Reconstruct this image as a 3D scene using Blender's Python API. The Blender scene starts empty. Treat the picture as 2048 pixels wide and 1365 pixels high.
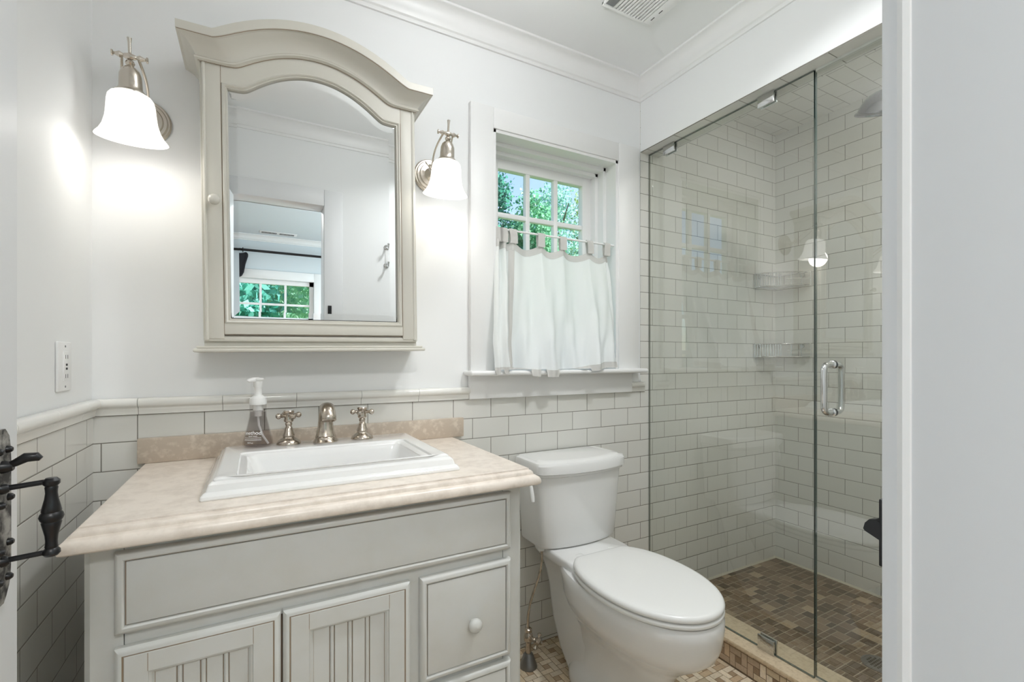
import bpy, bmesh, math, random
import numpy as np
from mathutils import Vector, Matrix

sc = bpy.context.scene
COL = sc.collection
R = math.radians

# ------------------------------------------------------------------ camera
F_PX, HORIZON = 935.87, 716.0
CZ = 1.18
cam_d = bpy.data.cameras.new('camera')
cam = bpy.data.objects.new('camera', cam_d)
COL.objects.link(cam)
cam_d.sensor_width = 36.0
cam_d.lens = 36.0 * F_PX / 2048.0
cam_d.shift_y = (HORIZON - 682.5) / 2048.0
cam_d.clip_start = 0.02
cam.location = (0, 0, CZ)
cam.rotation_euler = (R(90), 0, R(61.365 - 90))
sc.camera = cam

# ------------------------------------------------------------------ sky, sun, exposure
wd = bpy.data.worlds.new('sky')
sc.world = wd
wd.use_nodes = True
nt = wd.node_tree
nt.nodes.clear()
sky = nt.nodes.new('ShaderNodeTexSky')
sky.sky_type = 'NISHITA'
sky.sun_disc = False
sky.sun_elevation = R(50)
sky.sun_rotation = R(90)
bg = nt.nodes.new('ShaderNodeBackground')
bg.inputs['Strength'].default_value = 0.22
wo = nt.nodes.new('ShaderNodeOutputWorld')
nt.links.new(sky.outputs[0], bg.inputs[0])
nt.links.new(bg.outputs[0], wo.inputs[0])

sun_d = bpy.data.lights.new('sun', 'SUN')
sun_d.energy = 14.0
sun_d.angle = R(1)
sun = bpy.data.objects.new('sun', sun_d)
COL.objects.link(sun)
sun.rotation_euler = Vector((1.0, -.05, 1.0)).to_track_quat('Z', 'Y').to_euler()

# added area light, stands in for daylight at a made-up bedroom side window
side_fill_d = bpy.data.lights.new('added_side_light', 'AREA')
side_fill_d.shape = 'RECTANGLE'
side_fill_d.size, side_fill_d.size_y = 1.4, 1.5
side_fill_d.energy = 72
side_fill_d.color = (0.80, 0.92, 1.0)
side_fill = bpy.data.objects.new('added_side_light', side_fill_d)
COL.objects.link(side_fill)
side_fill.location = (2.32, -1.45, 1.45)
side_fill.rotation_euler = (0, R(90), 0)

GLOBE_L = 16.5     # added bathroom fill globe, radiance
DOWN_W = 8.0      # added bathroom fill downlight, watts
SHOWER_W = 6.5     # added shower fill lamp, watts
BED_W = 21.0       # added bedroom fill lamp, watts
SCONCE_W = 0.50     # bulb in each wall sconce, watts

sc.view_settings.view_transform = 'Standard'
sc.view_settings.look = 'None'
sc.view_settings.gamma = 1.0
sc.view_settings.use_curve_mapping = False
sc.view_settings.exposure = 0.2
cy = sc.cycles
cy.max_bounces = 12
cy.diffuse_bounces = 6
cy.glossy_bounces = 6
cy.transmission_bounces = 8
cy.transparent_max_bounces = 16
cy.caustics_reflective = False
cy.caustics_refractive = False
cy.sample_clamp_indirect = 4.0
try:
    cy.use_denoising = True
    cy.denoiser = 'OPENIMAGEDENOISE'
except Exception:
    pass

# ------------------------------------------------------------------ mesh helpers
WPOS = {}


class MB:
    def __init__(s):
        s.v, s.f, s.m = [], [], []

    def add(s, verts, faces, mat=0):
        o = len(s.v)
        s.v.extend([tuple(p) for p in verts])
        s.f.extend([tuple(i + o for i in f) for f in faces])
        s.m.extend([mat] * len(faces))
        return s

    def box(s, x0, x1, y0, y1, z0, z1, bev=0.0, seg=2, mat=0):
        if x0 > x1: x0, x1 = x1, x0
        if y0 > y1: y0, y1 = y1, y0
        if z0 > z1: z0, z1 = z1, z0
        if bev <= 0:
            v = [(x, y, z) for x in (x0, x1) for y in (y0, y1) for z in (z0, z1)]
            f = [(0, 1, 3, 2), (4, 6, 7, 5), (0, 4, 5, 1), (2, 3, 7, 6), (0, 2, 6, 4), (1, 5, 7, 3)]
            return s.add(v, f, mat)
        bm = bmesh.new()
        bmesh.ops.create_cube(bm, size=1)
        for p in bm.verts:
            p.co = ((x0 + x1) / 2 + p.co.x * (x1 - x0), (y0 + y1) / 2 + p.co.y * (y1 - y0), (z0 + z1) / 2 + p.co.z * (z1 - z0))
        bev = min(bev, .49 * min(x1 - x0, y1 - y0, z1 - z0))
        bmesh.ops.bevel(bm, geom=list(bm.edges), offset=bev, segments=seg, affect='EDGES', profile=.5)
        bm.verts.index_update()
        s.add([p.co[:] for p in bm.verts], [[q.index for q in f.verts] for f in bm.faces], mat)
        bm.free()
        return s

    def loft(s, rings, closed=True, cap0=False, cap1=False, mat=0):
        n = len(rings[0])
        v = [p for r in rings for p in r]
        f = []
        for i in range(len(rings) - 1):
            for j in range(n if closed else n - 1):
                a, b = i * n + j, i * n + (j + 1) % n
                f.append((a, b, b + n, a + n))
        if cap0: f.append(tuple(range(n - 1, -1, -1)))
        if cap1: f.append(tuple((len(rings) - 1) * n + j for j in range(n)))
        return s.add(v, f, mat)

    def lathe(s, prof, c=(0, 0, 0), d=(0, 0, 1), n=32, mat=0, sx=1.0, sy=1.0):
        q = Vector((0, 0, 1)).rotation_difference(Vector(d).normalized())
        c = Vector(c)
        rings = []
        for r, h in prof:
            rings.append([tuple(c + q @ Vector((max(r, 1e-5) * math.cos(2 * math.pi * k / n) * sx, max(r, 1e-5) * math.sin(2 * math.pi * k / n) * sy, h))) for k in range(n)])
        return s.loft(rings, True, prof[0][0] > 1e-4, prof[-1][0] > 1e-4, mat)

    def tube(s, pts, r, n=10, caps=True, mat=0, closed=False):
        P = [Vector(p) for p in pts]
        m = len(P)
        rad = r if isinstance(r, (list, tuple)) else [r] * m
        T = []
        for i in range(m):
            a = P[(i - 1) % m] if (closed or i > 0) else P[i]
            b = P[(i + 1) % m] if (closed or i < m - 1) else P[i]
            T.append((b - a).normalized())
        up = Vector((0, 0, 1)) if abs(T[0].z) < .9 else Vector((1, 0, 0))
        N = (up - T[0] * up.dot(T[0])).normalized()
        rings = []
        for i in range(m):
            if i:
                N = (N - T[i] * N.dot(T[i]))
                N = N.normalized() if N.length > 1e-6 else T[i].orthogonal().normalized()
            B = T[i].cross(N)
            rings.append([tuple(P[i] + (N * math.cos(2 * math.pi * k / n) + B * math.sin(2 * math.pi * k / n)) * rad[i]) for k in range(n)])
        if closed:
            rings.append(rings[0])
            caps = False
        return s.loft(rings, True, caps, caps, mat)

    def sphere(s, c, r, n=16, sz=1.0, mat=0):
        pr = [(r * math.sin(math.pi * k / 10), -r * sz * math.cos(math.pi * k / 10)) for k in range(11)]
        return s.lathe(pr, c, n=n, mat=mat)

    def prism(s, poly, axis, a0, a1, mat=0):
        """poly: 2D outline; axis 'x': (y,z), 'y': (x,z), 'z': (x,y)"""
        def P(p, a):
            return {'x': (a, p[0], p[1]), 'y': (p[0], a, p[1]), 'z': (p[0], p[1], a)}[axis]
        return s.loft([[P(p, a0) for p in poly], [P(p, a1) for p in poly]], True, True, True, mat)

    def xf(s, M):
        s.v = [tuple(M @ Vector(p)) for p in s.v]
        return s

    def build(s, name, mats, parent=None, local=False, smooth=40, props=None):
        me = bpy.data.meshes.new(name)
        off = Vector((0, 0, 0)) if local or parent is None else WPOS[parent.name]
        me.from_pydata([(x - off.x, y - off.y, z - off.z) for x, y, z in s.v], [], s.f)
        mats = mats if isinstance(mats, (list, tuple)) else [mats]
        for m in mats: me.materials.append(m)
        if len(mats) > 1: me.polygons.foreach_set('material_index', s.m)
        bm = bmesh.new()
        bm.from_mesh(me)
        bmesh.ops.remove_doubles(bm, verts=bm.verts, dist=1e-6)
        bmesh.ops.recalc_face_normals(bm, faces=bm.faces)
        if smooth:
            th = R(smooth)
            for f in bm.faces: f.smooth = True
            for e in bm.edges:
                e.smooth = len(e.link_faces) == 2 and e.calc_face_angle(0) < th
        bm.to_mesh(me)
        bm.free()
        o = bpy.data.objects.new(name, me)
        COL.objects.link(o)
        WPOS[o.name] = Vector((0, 0, 0))
        if parent is not None:
            o.parent = parent
            WPOS[o.name] = WPOS[parent.name].copy()
        for k, v in (props or {}).items(): o[k] = v
        return o


def thing(name, label, cat, loc=(0, 0, 0), rot=(0, 0, 0), group=None):
    o = bpy.data.objects.new(name, None)
    o.empty_display_size = .05
    COL.objects.link(o)
    o.location = loc
    o.rotation_euler = rot
    WPOS[o.name] = Vector(loc)
    o['label'], o['category'] = label, cat
    if group: o['group'] = group
    return o


def struct(name, loc=(0, 0, 0)):
    o = bpy.data.objects.new(name, None)
    COL.objects.link(o)
    o.location = loc
    WPOS[o.name] = Vector(loc)
    o['kind'] = 'structure'
    return o


ST = {'kind': 'structure'}


def tag(o, label, cat, group=None):
    o['label'], o['category'] = label, cat
    if group: o['group'] = group
    return o


def copy_tree(o, parent=None):
    c = o.copy()
    COL.objects.link(c)
    c.parent = parent
    WPOS[c.name] = WPOS[o.name].copy()
    for ch in list(o.children): copy_tree(ch, c)
    return c


def rrect(x0, x1, y0, y1, r, z, k=6):
    """rounded rectangle ring in the XY plane"""
    r = max(min(r, .499 * (x1 - x0), .499 * (y1 - y0)), 1e-5)
    out = []
    for cx, cy_, a0 in ((x1 - r, y1 - r, 0), (x0 + r, y1 - r, 90), (x0 + r, y0 + r, 180), (x1 - r, y0 + r, 270)):
        for i in range(k + 1):
            a = R(a0 + 90 * i / k)
            out.append((cx + r * math.cos(a), cy_ + r * math.sin(a), z))
    return out


# ------------------------------------------------------------------ materials
def mat(name):
    m = bpy.data.materials.new(name)
    m.use_nodes = True
    m.node_tree.nodes.clear()
    out = m.node_tree.nodes.new('ShaderNodeOutputMaterial')
    return m, m.node_tree, out


def N(t, typ, **kw):
    n = t.nodes.new(typ)
    for k, v in kw.items():
        if k in n.inputs: n.inputs[k].default_value = v
        else: setattr(n, k, v)
    return n


def rgb(r, g, b):
    """display 0-255 to linear"""
    f = lambda c: c / 255 / 12.92 if c / 255 <= .04045 else ((c / 255 + .055) / 1.055) ** 2.4
    return (f(r), f(g), f(b), 1)


def principled(name, col, rough=.5, metal=0.0, noise=None, bump=None, coat=0.0, spec=.5):
    m, t, out = mat(name)
    p = N(t, 'ShaderNodeBsdfPrincipled')
    p.inputs['Base Color'].default_value = col
    p.inputs['Roughness'].default_value = rough
    p.inputs['Metallic'].default_value = metal
    p.inputs['Specular IOR Level'].default_value = spec
    p.inputs['Coat Weight'].default_value = coat
    t.links.new(p.outputs[0], out.inputs[0])
    if noise or bump:
        tc = N(t, 'ShaderNodeTexCoord')
    if noise:
        sc_, col2, lo, hi = noise
        nz = N(t, 'ShaderNodeTexNoise', Scale=sc_, Detail=6.0, Roughness=.6)
        cr = N(t, 'ShaderNodeValToRGB')
        cr.color_ramp.elements[0].position, cr.color_ramp.elements[1].position = lo, hi
        cr.color_ramp.elements[0].color, cr.color_ramp.elements[1].color = col, col2
        t.links.new(tc.outputs['Object'], nz.inputs['Vector'])
        t.links.new(nz.outputs['Fac'], cr.inputs['Fac'])
        t.links.new(cr.outputs[0], p.inputs['Base Color'])
    if bump:
        nb = N(t, 'ShaderNodeTexNoise', Scale=bump[0], Detail=3.0)
        bp = N(t, 'ShaderNodeBump', Strength=bump[1], Distance=bump[2])
        t.links.new(tc.outputs['Object'], nb.inputs['Vector'])
        t.links.new(nb.outputs['Fac'], bp.inputs['Height'])
        t.links.new(bp.outputs[0], p.inputs['Normal'])
    return m


def tile_mat(name, axes, ph, even_off=True, col=(224, 223, 218), grout=(122, 118, 109), bw=.157, rh=.0778, z0=CZ):
    """subway tile in running bond laid on object coordinates; axes e.g. 'XZ'"""
    m, t, out = mat(name)
    tc = N(t, 'ShaderNodeTexCoord')
    sp = N(t, 'ShaderNodeSeparateXYZ')
    t.links.new(tc.outputs['Object'], sp.inputs[0])
    def shifted(ax, d):
        a = N(t, 'ShaderNodeMath', operation='ADD')
        a.inputs[1].default_value = d
        t.links.new(sp.outputs[ax], a.inputs[0])
        return a
    a = shifted(axes[0], -ph + 60 * bw)
    b = shifted(axes[1], -z0 + 40 * rh)
    cb = N(t, 'ShaderNodeCombineXYZ')
    t.links.new(a.outputs[0], cb.inputs[0])
    t.links.new(b.outputs[0], cb.inputs[1])
    br = N(t, 'ShaderNodeTexBrick', offset=.5, offset_frequency=2, squash=1.0, squash_frequency=2)
    br.inputs['Color1'].default_value = rgb(*col)
    br.inputs['Color2'].default_value = rgb(col[0] - 4, col[1] - 4, col[2] - 5)
    br.inputs['Mortar'].default_value = rgb(*grout)
    br.inputs['Scale'].default_value = 1.0
    br.inputs['Mortar Size'].default_value = .0013
    br.inputs['Mortar Smooth'].default_value = .25
    br.inputs['Brick Width'].default_value = bw
    br.inputs['Row Height'].default_value = rh
    t.links.new(cb.outputs[0], br.inputs['Vector'])
    p = N(t, 'ShaderNodeBsdfPrincipled')
    t.links.new(br.outputs['Color'], p.inputs['Base Color'])
    mr = N(t, 'ShaderNodeMapRange')
    mr.inputs['To Min'].default_value, mr.inputs['To Max'].default_value = .1, .7
    t.links.new(br.outputs['Fac'], mr.inputs['Value'])
    t.links.new(mr.outputs[0], p.inputs['Roughness'])
    # soft pillow at each tile's edge: a second, wider mortar for the relief
    b2 = N(t, 'ShaderNodeTexBrick', offset=.5, offset_frequency=2, squash=1.0, squash_frequency=2)
    for k in ('Scale', 'Brick Width', 'Row Height'): b2.inputs[k].default_value = br.inputs[k].default_value
    b2.inputs['Mortar Size'].default_value = .003
    b2.inputs['Mortar Smooth'].default_value = 1.0
    t.links.new(cb.outputs[0], b2.inputs['Vector'])
    wv = N(t, 'ShaderNodeTexNoise', Scale=9.0, Detail=1.0)
    t.links.new(tc.outputs['Object'], wv.inputs['Vector'])
    ad = N(t, 'ShaderNodeMath', operation='MULTIPLY_ADD')
    ad.inputs[1].default_value = -1.0
    t.links.new(b2.outputs['Fac'], ad.inputs[0])
    wm = N(t, 'ShaderNodeMath', operation='MULTIPLY')
    wm.inputs[1].default_value = .35
    t.links.new(wv.outputs['Fac'], wm.inputs[0])
    t.links.new(wm.outputs[0], ad.inputs[2])
    bp = N(t, 'ShaderNodeBump', Strength=.6, Distance=.0012)
    t.links.new(ad.outputs[0], bp.inputs['Height'])
    t.links.new(bp.outputs[0], p.inputs['Normal'])
    t.links.new(p.outputs[0], out.inputs[0])
    return m


def glass_mat(name, tint=(.97, .985, .975, 1), ior=1.6, rough=0.0):
    m, t, out = mat(name)
    tr = N(t, 'ShaderNodeBsdfTransparent')
    tr.inputs[0].default_value = tint
    gl = N(t, 'ShaderNodeBsdfGlossy', Roughness=rough)
    fr = N(t, 'ShaderNodeFresnel', IOR=ior)
    ge = N(t, 'ShaderNodeNewGeometry')
    iv = N(t, 'ShaderNodeMath', operation='SUBTRACT')
    iv.inputs[0].default_value = 1.0
    ml = N(t, 'ShaderNodeMath', operation='MULTIPLY')
    mx = N(t, 'ShaderNodeMixShader')
    t.links.new(ge.outputs['Backfacing'], iv.inputs[1])
    t.links.new(iv.outputs[0], ml.inputs[0])
    t.links.new(fr.outputs[0], ml.inputs[1])
    t.links.new(ml.outputs[0], mx.inputs[0])
    t.links.new(tr.outputs[0], mx.inputs[1])
    t.links.new(gl.outputs[0], mx.inputs[2])
    t.links.new(mx.outputs[0], out.inputs[0])
    return m


def emis(name, col, strength, body=None):
    m, t, out = mat(name)
    p = N(t, 'ShaderNodeBsdfPrincipled')
    p.inputs['Base Color'].default_value = body or (.9, .9, .88, 1)
    p.inputs['Roughness'].default_value = .25
    p.inputs['Emission Color'].default_value = col
    p.inputs['Emission Strength'].default_value = strength
    t.links.new(p.outputs[0], out.inputs[0])
    return m


def vcol_mat(name, rough=.5, scale=120.0, amt=.25, bump=.0):
    """colour of each tile or leaf from the mesh attribute 'tint', with fine natural variation"""
    m, t, out = mat(name)
    at = N(t, 'ShaderNodeAttribute', attribute_name='tint')
    tc = N(t, 'ShaderNodeTexCoord')
    nz = N(t, 'ShaderNodeTexNoise', Scale=scale, Detail=4.0)
    t.links.new(tc.outputs['Object'], nz.inputs['Vector'])
    mr = N(t, 'ShaderNodeMapRange')
    mr.inputs['To Min'].default_value, mr.inputs['To Max'].default_value = 1 - amt, 1 + amt
    t.links.new(nz.outputs['Fac'], mr.inputs['Value'])
    mul = N(t, 'ShaderNodeVectorMath', operation='SCALE')
    t.links.new(at.outputs['Color'], mul.inputs[0])
    t.links.new(mr.outputs[0], mul.inputs['Scale'])
    p = N(t, 'ShaderNodeBsdfPrincipled', Roughness=rough)
    t.links.new(mul.outputs[0], p.inputs['Base Color'])
    t.links.new(p.outputs[0], out.inputs[0])
    return m


M = {}
M['wall'] = principled('wall_paint', rgb(237, 238, 238), .6, bump=(350, .08, .0006))
M['ceil'] = principled('ceiling_paint', rgb(242, 243, 243), .7)
M['trim'] = principled('trim_paint', rgb(236, 236, 235), .35)
M['door'] = principled('door_paint', rgb(228, 229, 230), .4)
M['bedwall'] = principled('bedroom_paint', rgb(214, 222, 226), .6)
M['tile_back'] = tile_mat('tile_back', 'XZ', .650)
M['tile_side'] = tile_mat('tile_side', 'YZ', 1.598)
M['tile_ceiling'] = tile_mat('tile_ceiling', 'YX', .745, z0=1.594, rh=.11)
M['tile_shceil'] = tile_mat('tile_shower_ceiling', 'XY', 1.65, z0=1.65)
M['glaze_tile'] = principled('glazed_trim_tile', rgb(234, 233, 228), .12, bump=(14, .15, .002))
M['grout'] = principled('grout', rgb(120, 113, 102), .9)
M['ceramic'] = principled('white_porcelain', rgb(232, 232, 231), .06, coat=.4)
M['seat'] = principled('white_seat_plastic', rgb(233, 233, 231), .22)
M['nickel'] = principled('antique_nickel', rgb(196, 186, 174), .22, 1.0, noise=(60, rgb(158, 146, 133), .45, .75))
M['satin'] = principled('satin_nickel', rgb(205, 197, 186), .25, 1.0)
M['chrome'] = principled('chrome', rgb(215, 216, 216), .08, 1.0)
M['steel'] = principled('dull_steel', rgb(140, 140, 140), .35, 1.0)
M['iron'] = principled('black_iron', rgb(20, 20, 22), .35, .3, spec=.6)
M['oldiron'] = principled('worn_iron_plate', rgb(28, 27, 27), .55, .2, noise=(45, rgb(165, 162, 156), .42, .62))
M['cream'] = principled('cream_glazed_paint', rgb(210, 207, 197), .38, bump=(60, .06, .001))
M['vanity'] = principled('vanity_paint', rgb(203, 204, 201), .4, bump=(40, .05, .001), noise=(14, rgb(199, 199, 193), .4, .8))
M['glaze'] = principled('brown_glaze', rgb(150, 132, 112), .6)
M['dark'] = principled('dark_gap', rgb(38, 34, 30), .8)
M['stone'] = principled('cream_limestone', rgb(232, 222, 211), .28, noise=(34, rgb(214, 203, 191), .42, .68), bump=(70, .15, .0008))
M['splash'] = principled('beige_limestone', rgb(190, 176, 160), .3, noise=(46, rgb(210, 198, 183), .5, .66))
M['curbstone'] = principled('travertine', rgb(216, 197, 168), .35, noise=(70, rgb(196, 174, 144), .45, .7), bump=(110, .3, .0008))
M['mosaic'] = vcol_mat('travertine_mosaic', .4)
M['mosaic_grout'] = principled('mosaic_grout', rgb(128, 108, 86), .9)
M['pan_grout'] = principled('shower_grout', rgb(172, 160, 141), .9)
M['mirror'] = None
m, t, out = mat('mirror_silver')
g = N(t, 'ShaderNodeBsdfGlossy', Roughness=0.0)
g.inputs[0].default_value = (.86, .875, .875, 1)
t.links.new(g.outputs[0], out.inputs[0])
M['mirror'] = m
M['glass'] = glass_mat('shower_glass', (.955, .972, .96, 1), 2.45)
M['edge'] = principled('glass_edge', rgb(36, 66, 62), .12, spec=.8)
M['pane'] = glass_mat('window_glass', (.97, .99, .985, 1), 1.45)
M['shade'] = emis('opal_glass_lit', (1.0, .965, .92, 1), .72)
M['bulb'] = emis('bulb_lit', (1.0, .93, .82, 1), 8.0)
M['diffuser'] = emis('fill_lamp_diffuser_lit', (.96, .98, 1, 1), 4.0)
M['plastic'] = principled('white_plastic', rgb(240, 240, 239), .3)
M['slot'] = principled('slot_black', rgb(30, 30, 30), .6)
M['pump'] = principled('pump_white', rgb(236, 236, 234), .35)
M['bottle'] = glass_mat('clear_bottle', (.90, .89, .885, 1), 1.4)
M['soap'] = glass_mat('clear_soap', (.82, .80, .80, 1), 1.2)
M['ink'] = principled('white_print', rgb(245, 245, 245), .5)
M['black_cloth'] = principled('black_cloth', rgb(22, 22, 28), .9)
M['wood'] = principled('oak_boards', rgb(150, 112, 76), .4, noise=(5, rgb(120, 86, 56), .3, .7))
M['lawn'] = principled('lawn_green', rgb(86, 120, 58), .9, noise=(3, rgb(60, 92, 40), .3, .7))
M['bark'] = principled('bark', rgb(140, 126, 108), .9, noise=(8, rgb(104, 90, 74), .3, .7))
M['leaf'] = vcol_mat('leaves', .5, 2.0, .2)
t = M['leaf'].node_tree
_p = next(n for n in t.nodes if n.type == 'BSDF_PRINCIPLED')
_o = next(n for n in t.nodes if n.type == 'OUTPUT_MATERIAL')
_tl = N(t, 'ShaderNodeBsdfTranslucent')
_mx = N(t, 'ShaderNodeMixShader')
_mx.inputs[0].default_value = .45
t.links.new(_p.inputs['Base Color'].links[0].from_socket, _tl.inputs[0])
t.links.new(_p.outputs[0], _mx.inputs[1])
t.links.new(_tl.outputs[0], _mx.inputs[2])
t.links.new(_mx.outputs[0], _o.inputs[0])


def cloth(name, col, trans):
    m, t, out = mat(name)
    d = N(t, 'ShaderNodeBsdfDiffuse')
    d.inputs[0].default_value = col
    tl = N(t, 'ShaderNodeBsdfTranslucent')
    tl.inputs[0].default_value = (.95, .97, .96, 1)
    mx = N(t, 'ShaderNodeMixShader')
    mx.inputs[0].default_value = trans
    tc = N(t, 'ShaderNodeTexCoord')
    wv = N(t, 'ShaderNodeTexNoise', Scale=220.0, Detail=2.0)
    bp = N(t, 'ShaderNodeBump', Strength=.25, Distance=.001)
    t.links.new(tc.outputs['Object'], wv.inputs['Vector'])
    t.links.new(wv.outputs['Fac'], bp.inputs['Height'])
    t.links.new(bp.outputs[0], d.inputs['Normal'])
    t.links.new(d.outputs[0], mx.inputs[1])
    t.links.new(tl.outputs[0], mx.inputs[2])
    t.links.new(mx.outputs[0], out.inputs[0])
    return m


M['linen'] = cloth('white_linen', rgb(248, 249, 248), .30)
M['linen_hem'] = cloth('doubled_linen', rgb(206, 204, 200), .10)

# ------------------------------------------------------------------ room shell
XL, YB, XR, ZC = -.387, 1.6508, 1.594, 2.47
XS, XG = 2.6415, 1.650
YF = .147
WX0, WX1, WZ0, WZ1 = .811, 1.444, 1.125, 2.076     # bathroom window opening
RT, RB = CZ - .112, CZ - .158                       # chair rail top and bottom

MB().box(XL - .1, XR + .05, 0, YB + .2, -.05, -.002).build('floor', M['mosaic_grout'], props=ST, smooth=0)
b = MB()
yw = YB + .003
b.box(XL - .1, WX0, yw, YB + .2, -.05, ZC + .05)
b.box(WX1, XR + .02, yw, YB + .2, -.05, ZC + .05)
b.box(WX0, WX1, yw, YB + .2, WZ1, ZC + .05)
b.box(WX0, WX1, yw, YB + .2, -.05, WZ0)
b.build('wall_back', M['wall'], props=ST, smooth=0)
MB().box(XL, XR, YB, yw, 0, RB + .03).build('wall_back_tile', M['tile_back'], props=ST, smooth=0)
MB().box(XR, XS + .1, YB, YB + .2, -.05, ZC).build('wall_shower_back', M['tile_back'], props=ST, smooth=0)
MB().box(XL - .1, XL - .003, YF - .05, yw, -.05, ZC + .05).build('wall_left', M['wall'], props=ST, smooth=0)
MB().box(XL - .003, XL, YF, YB, 0, RB + .03).build('wall_left_tile', M['tile_side'], props=ST, smooth=0)
MB().box(XS, XS + .1, .1, YB, -.05, ZC).build('wall_shower_right', M['tile_side'], props=ST, smooth=0)
MB().box(XR, XS, .05, .15, -.05, ZC).build('wall_shower_front', M['tile_back'], props=ST, smooth=0)
HB = CZ + .97
b = MB().box(XR, 1.712, .15, YB, HB + .004, ZC + .05)
b.build('wall_right', M['wall'], props=ST, smooth=0)
MB().box(XR + .0008, 1.712, .15, YB, HB, HB + .004).build('wall_right_soffit', M['tile_ceiling'], props=ST, smooth=0)
MB().box(XL - .1, XR + .1, -.01, YB + .2, ZC, ZC + .06).build('ceiling', M['ceil'], props=ST, smooth=0)
MB().box(1.70, XS + .1, .05, YB + .2, ZC - .004, ZC + .06).build('ceiling_shower', M['tile_shceil'], props=ST, smooth=0)
JX0, JX1, DH, YJ = -.345, .342, 2.03, .02
b = MB()
b.box(XL - .1, JX0 - .02, YJ, YF - .016, -.05, ZC + .05)
b.box(JX1 + .02, XS, YJ, YF - .016, -.05, ZC + .05)
b.box(JX0 - .02, JX1 + .02, YJ, YF - .016, DH + .02, ZC + .05)
b.build('wall_front', M['wall'], props=ST, smooth=0)

# doorway lining and casing on the bathroom side
fr = struct('door_2')
b = MB()
b.box(JX1, JX1 + .02, YJ - .012, YF - .012, 0, DH + .02, .002)
b.box(JX0 - .02, JX0, YJ - .012, YF - .012, 0, DH + .02, .002)
b.box(JX0, JX1, YJ - .012, YF - .012, DH, DH + .02, .002)
b.build('door_lining', M['door'], fr)
b = MB()
b.box(JX1 + .0, JX1 + .10, YF - .016, YF, 0, DH + .095, .004)
b.box(XL, JX0, YF - .016, YF, 0, DH + .095, .004)
b.box(JX0, JX1, YF - .016, YF, DH, DH + .095, .004)
b.build('door_casing', M['door'], fr)
b = MB()
b.tube([(JX1 + .002, YF - .013, .0), (JX1 + .002, YF - .013, DH)], .0045, 8)
b.build('casing_bead', M['trim'], fr)
b = MB()
b.box(JX0 - .1, JX1 + .1, YJ - .02, YJ, DH, DH + .1, .003)
b.box(JX1, JX1 + .1, YJ - .02, YJ, 0, DH, .003)
b.box(JX0 - .1, JX0, YJ - .02, YJ, 0, DH, .003)
b.build('bedroom_casing', M['door'], fr)


# crown moulding
def crown_profile(p=.060, d=.085):
    pts = [(0, -d), (.008, -d), (.010, -d + .006), (.010, -d + .012), (.016, -d + .016), (.018, -d + .022)]
    for k in range(9):
        a = math.pi / 2 * k / 8
        pts.append((.020 + (p - .024) * (1 - math.cos(a)), -d + .026 + (d - .036) * math.sin(a)))
    pts += [(p, -.008), (p, 0), (0, 0)]
    return pts


cp = crown_profile()


def crown(name, wallfn, a0, a1, m0, m1):
    """wallfn(a, p, z) maps along-wall position, projection and height to xyz; m0/m1 = mitre signs"""
    r0 = [wallfn(a0 + m0 * p, p, ZC + z) for p, z in cp]
    r1 = [wallfn(a1 + m1 * p, p, ZC + z) for p, z in cp]
    MB().loft([r0, r1], True, True, True).build(name, M['trim'], props=ST, smooth=30)


crown('trim_1', lambda a, p, z: (a, YB + .003 - p, z), XL, XR, 1, -1)
crown('trim_2', lambda a, p, z: (XR - p, a, z), YF - .016, YB + .003, 1, -1)
crown('trim_3', lambda a, p, z: (a, YF - .016 + p, z), XL, XR, 1, -1)
crown('trim_4', lambda a, p, z: (XL + p, a, z), YF - .016, YB + .003, 1, -1)

# chair rail of glazed tile with a joint every 20 cm
H = RT - RB
rp = [(0, 0), (.006, 0), (.007, .010), (.009, .013), (.009, .017), (.012, .020), (.015, .022)]
for k in range(9):
    a = -math.pi / 2 + math.pi * k / 8
    rp.append((.013 + .009 * math.cos(a), .033 + (H - .034) * math.sin(a) * .98))
rp += [(.008, H), (0, H)]


def rail(name, fn, a0, a1, first, mit0=0, mit1=0):
    cuts = [a0]
    c = first
    while c < a1:
        if c > a0 + .02: cuts.append(c)
        c += .2005
    cuts.append(a1)
    mb = MB()
    for i in range(len(cuts) - 1):
        s0, s1 = cuts[i] + (.0006 if i else 0), cuts[i + 1] - (.0006 if i < len(cuts) - 2 else 0)
        r0 = [fn(s0 + (mit0 * p if i == 0 else 0), p, RB + z) for p, z in rp]
        r1 = [fn(s1 + (mit1 * p if i == len(cuts) - 2 else 0), p, RB + z) for p, z in rp]
        mb.loft([r0, r1], True, True, True)
    gq = [(0, -.0014), (.005, -.0014), (.006, .03), (.010, .035), (.010, H - .003), (0, H - .003)]
    g0 = [fn(a0 + .001 + mit0 * p, p, RB + z) for p, z in gq]
    g1 = [fn(a1 - .001 + mit1 * p, p, RB + z) for p, z in gq]
    mb.loft([g0, g1], True, True, True, mat=1)
    mb.build(name, [M['glaze_tile'], M['grout']], props=ST, smooth=35)


rail('trim_5', lambda a, p, z: (a, YB - p, z), XL, .712, -.289, 1, 0)
rail('trim_6', lambda a, p, z: (XL + p, a, z), YF + .01, YB, .932, 0, -1)
rail('trim_7', lambda a, p, z: (a, YB - p, z), 1.522, 1.622, 1.8, 0, -1)


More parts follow.
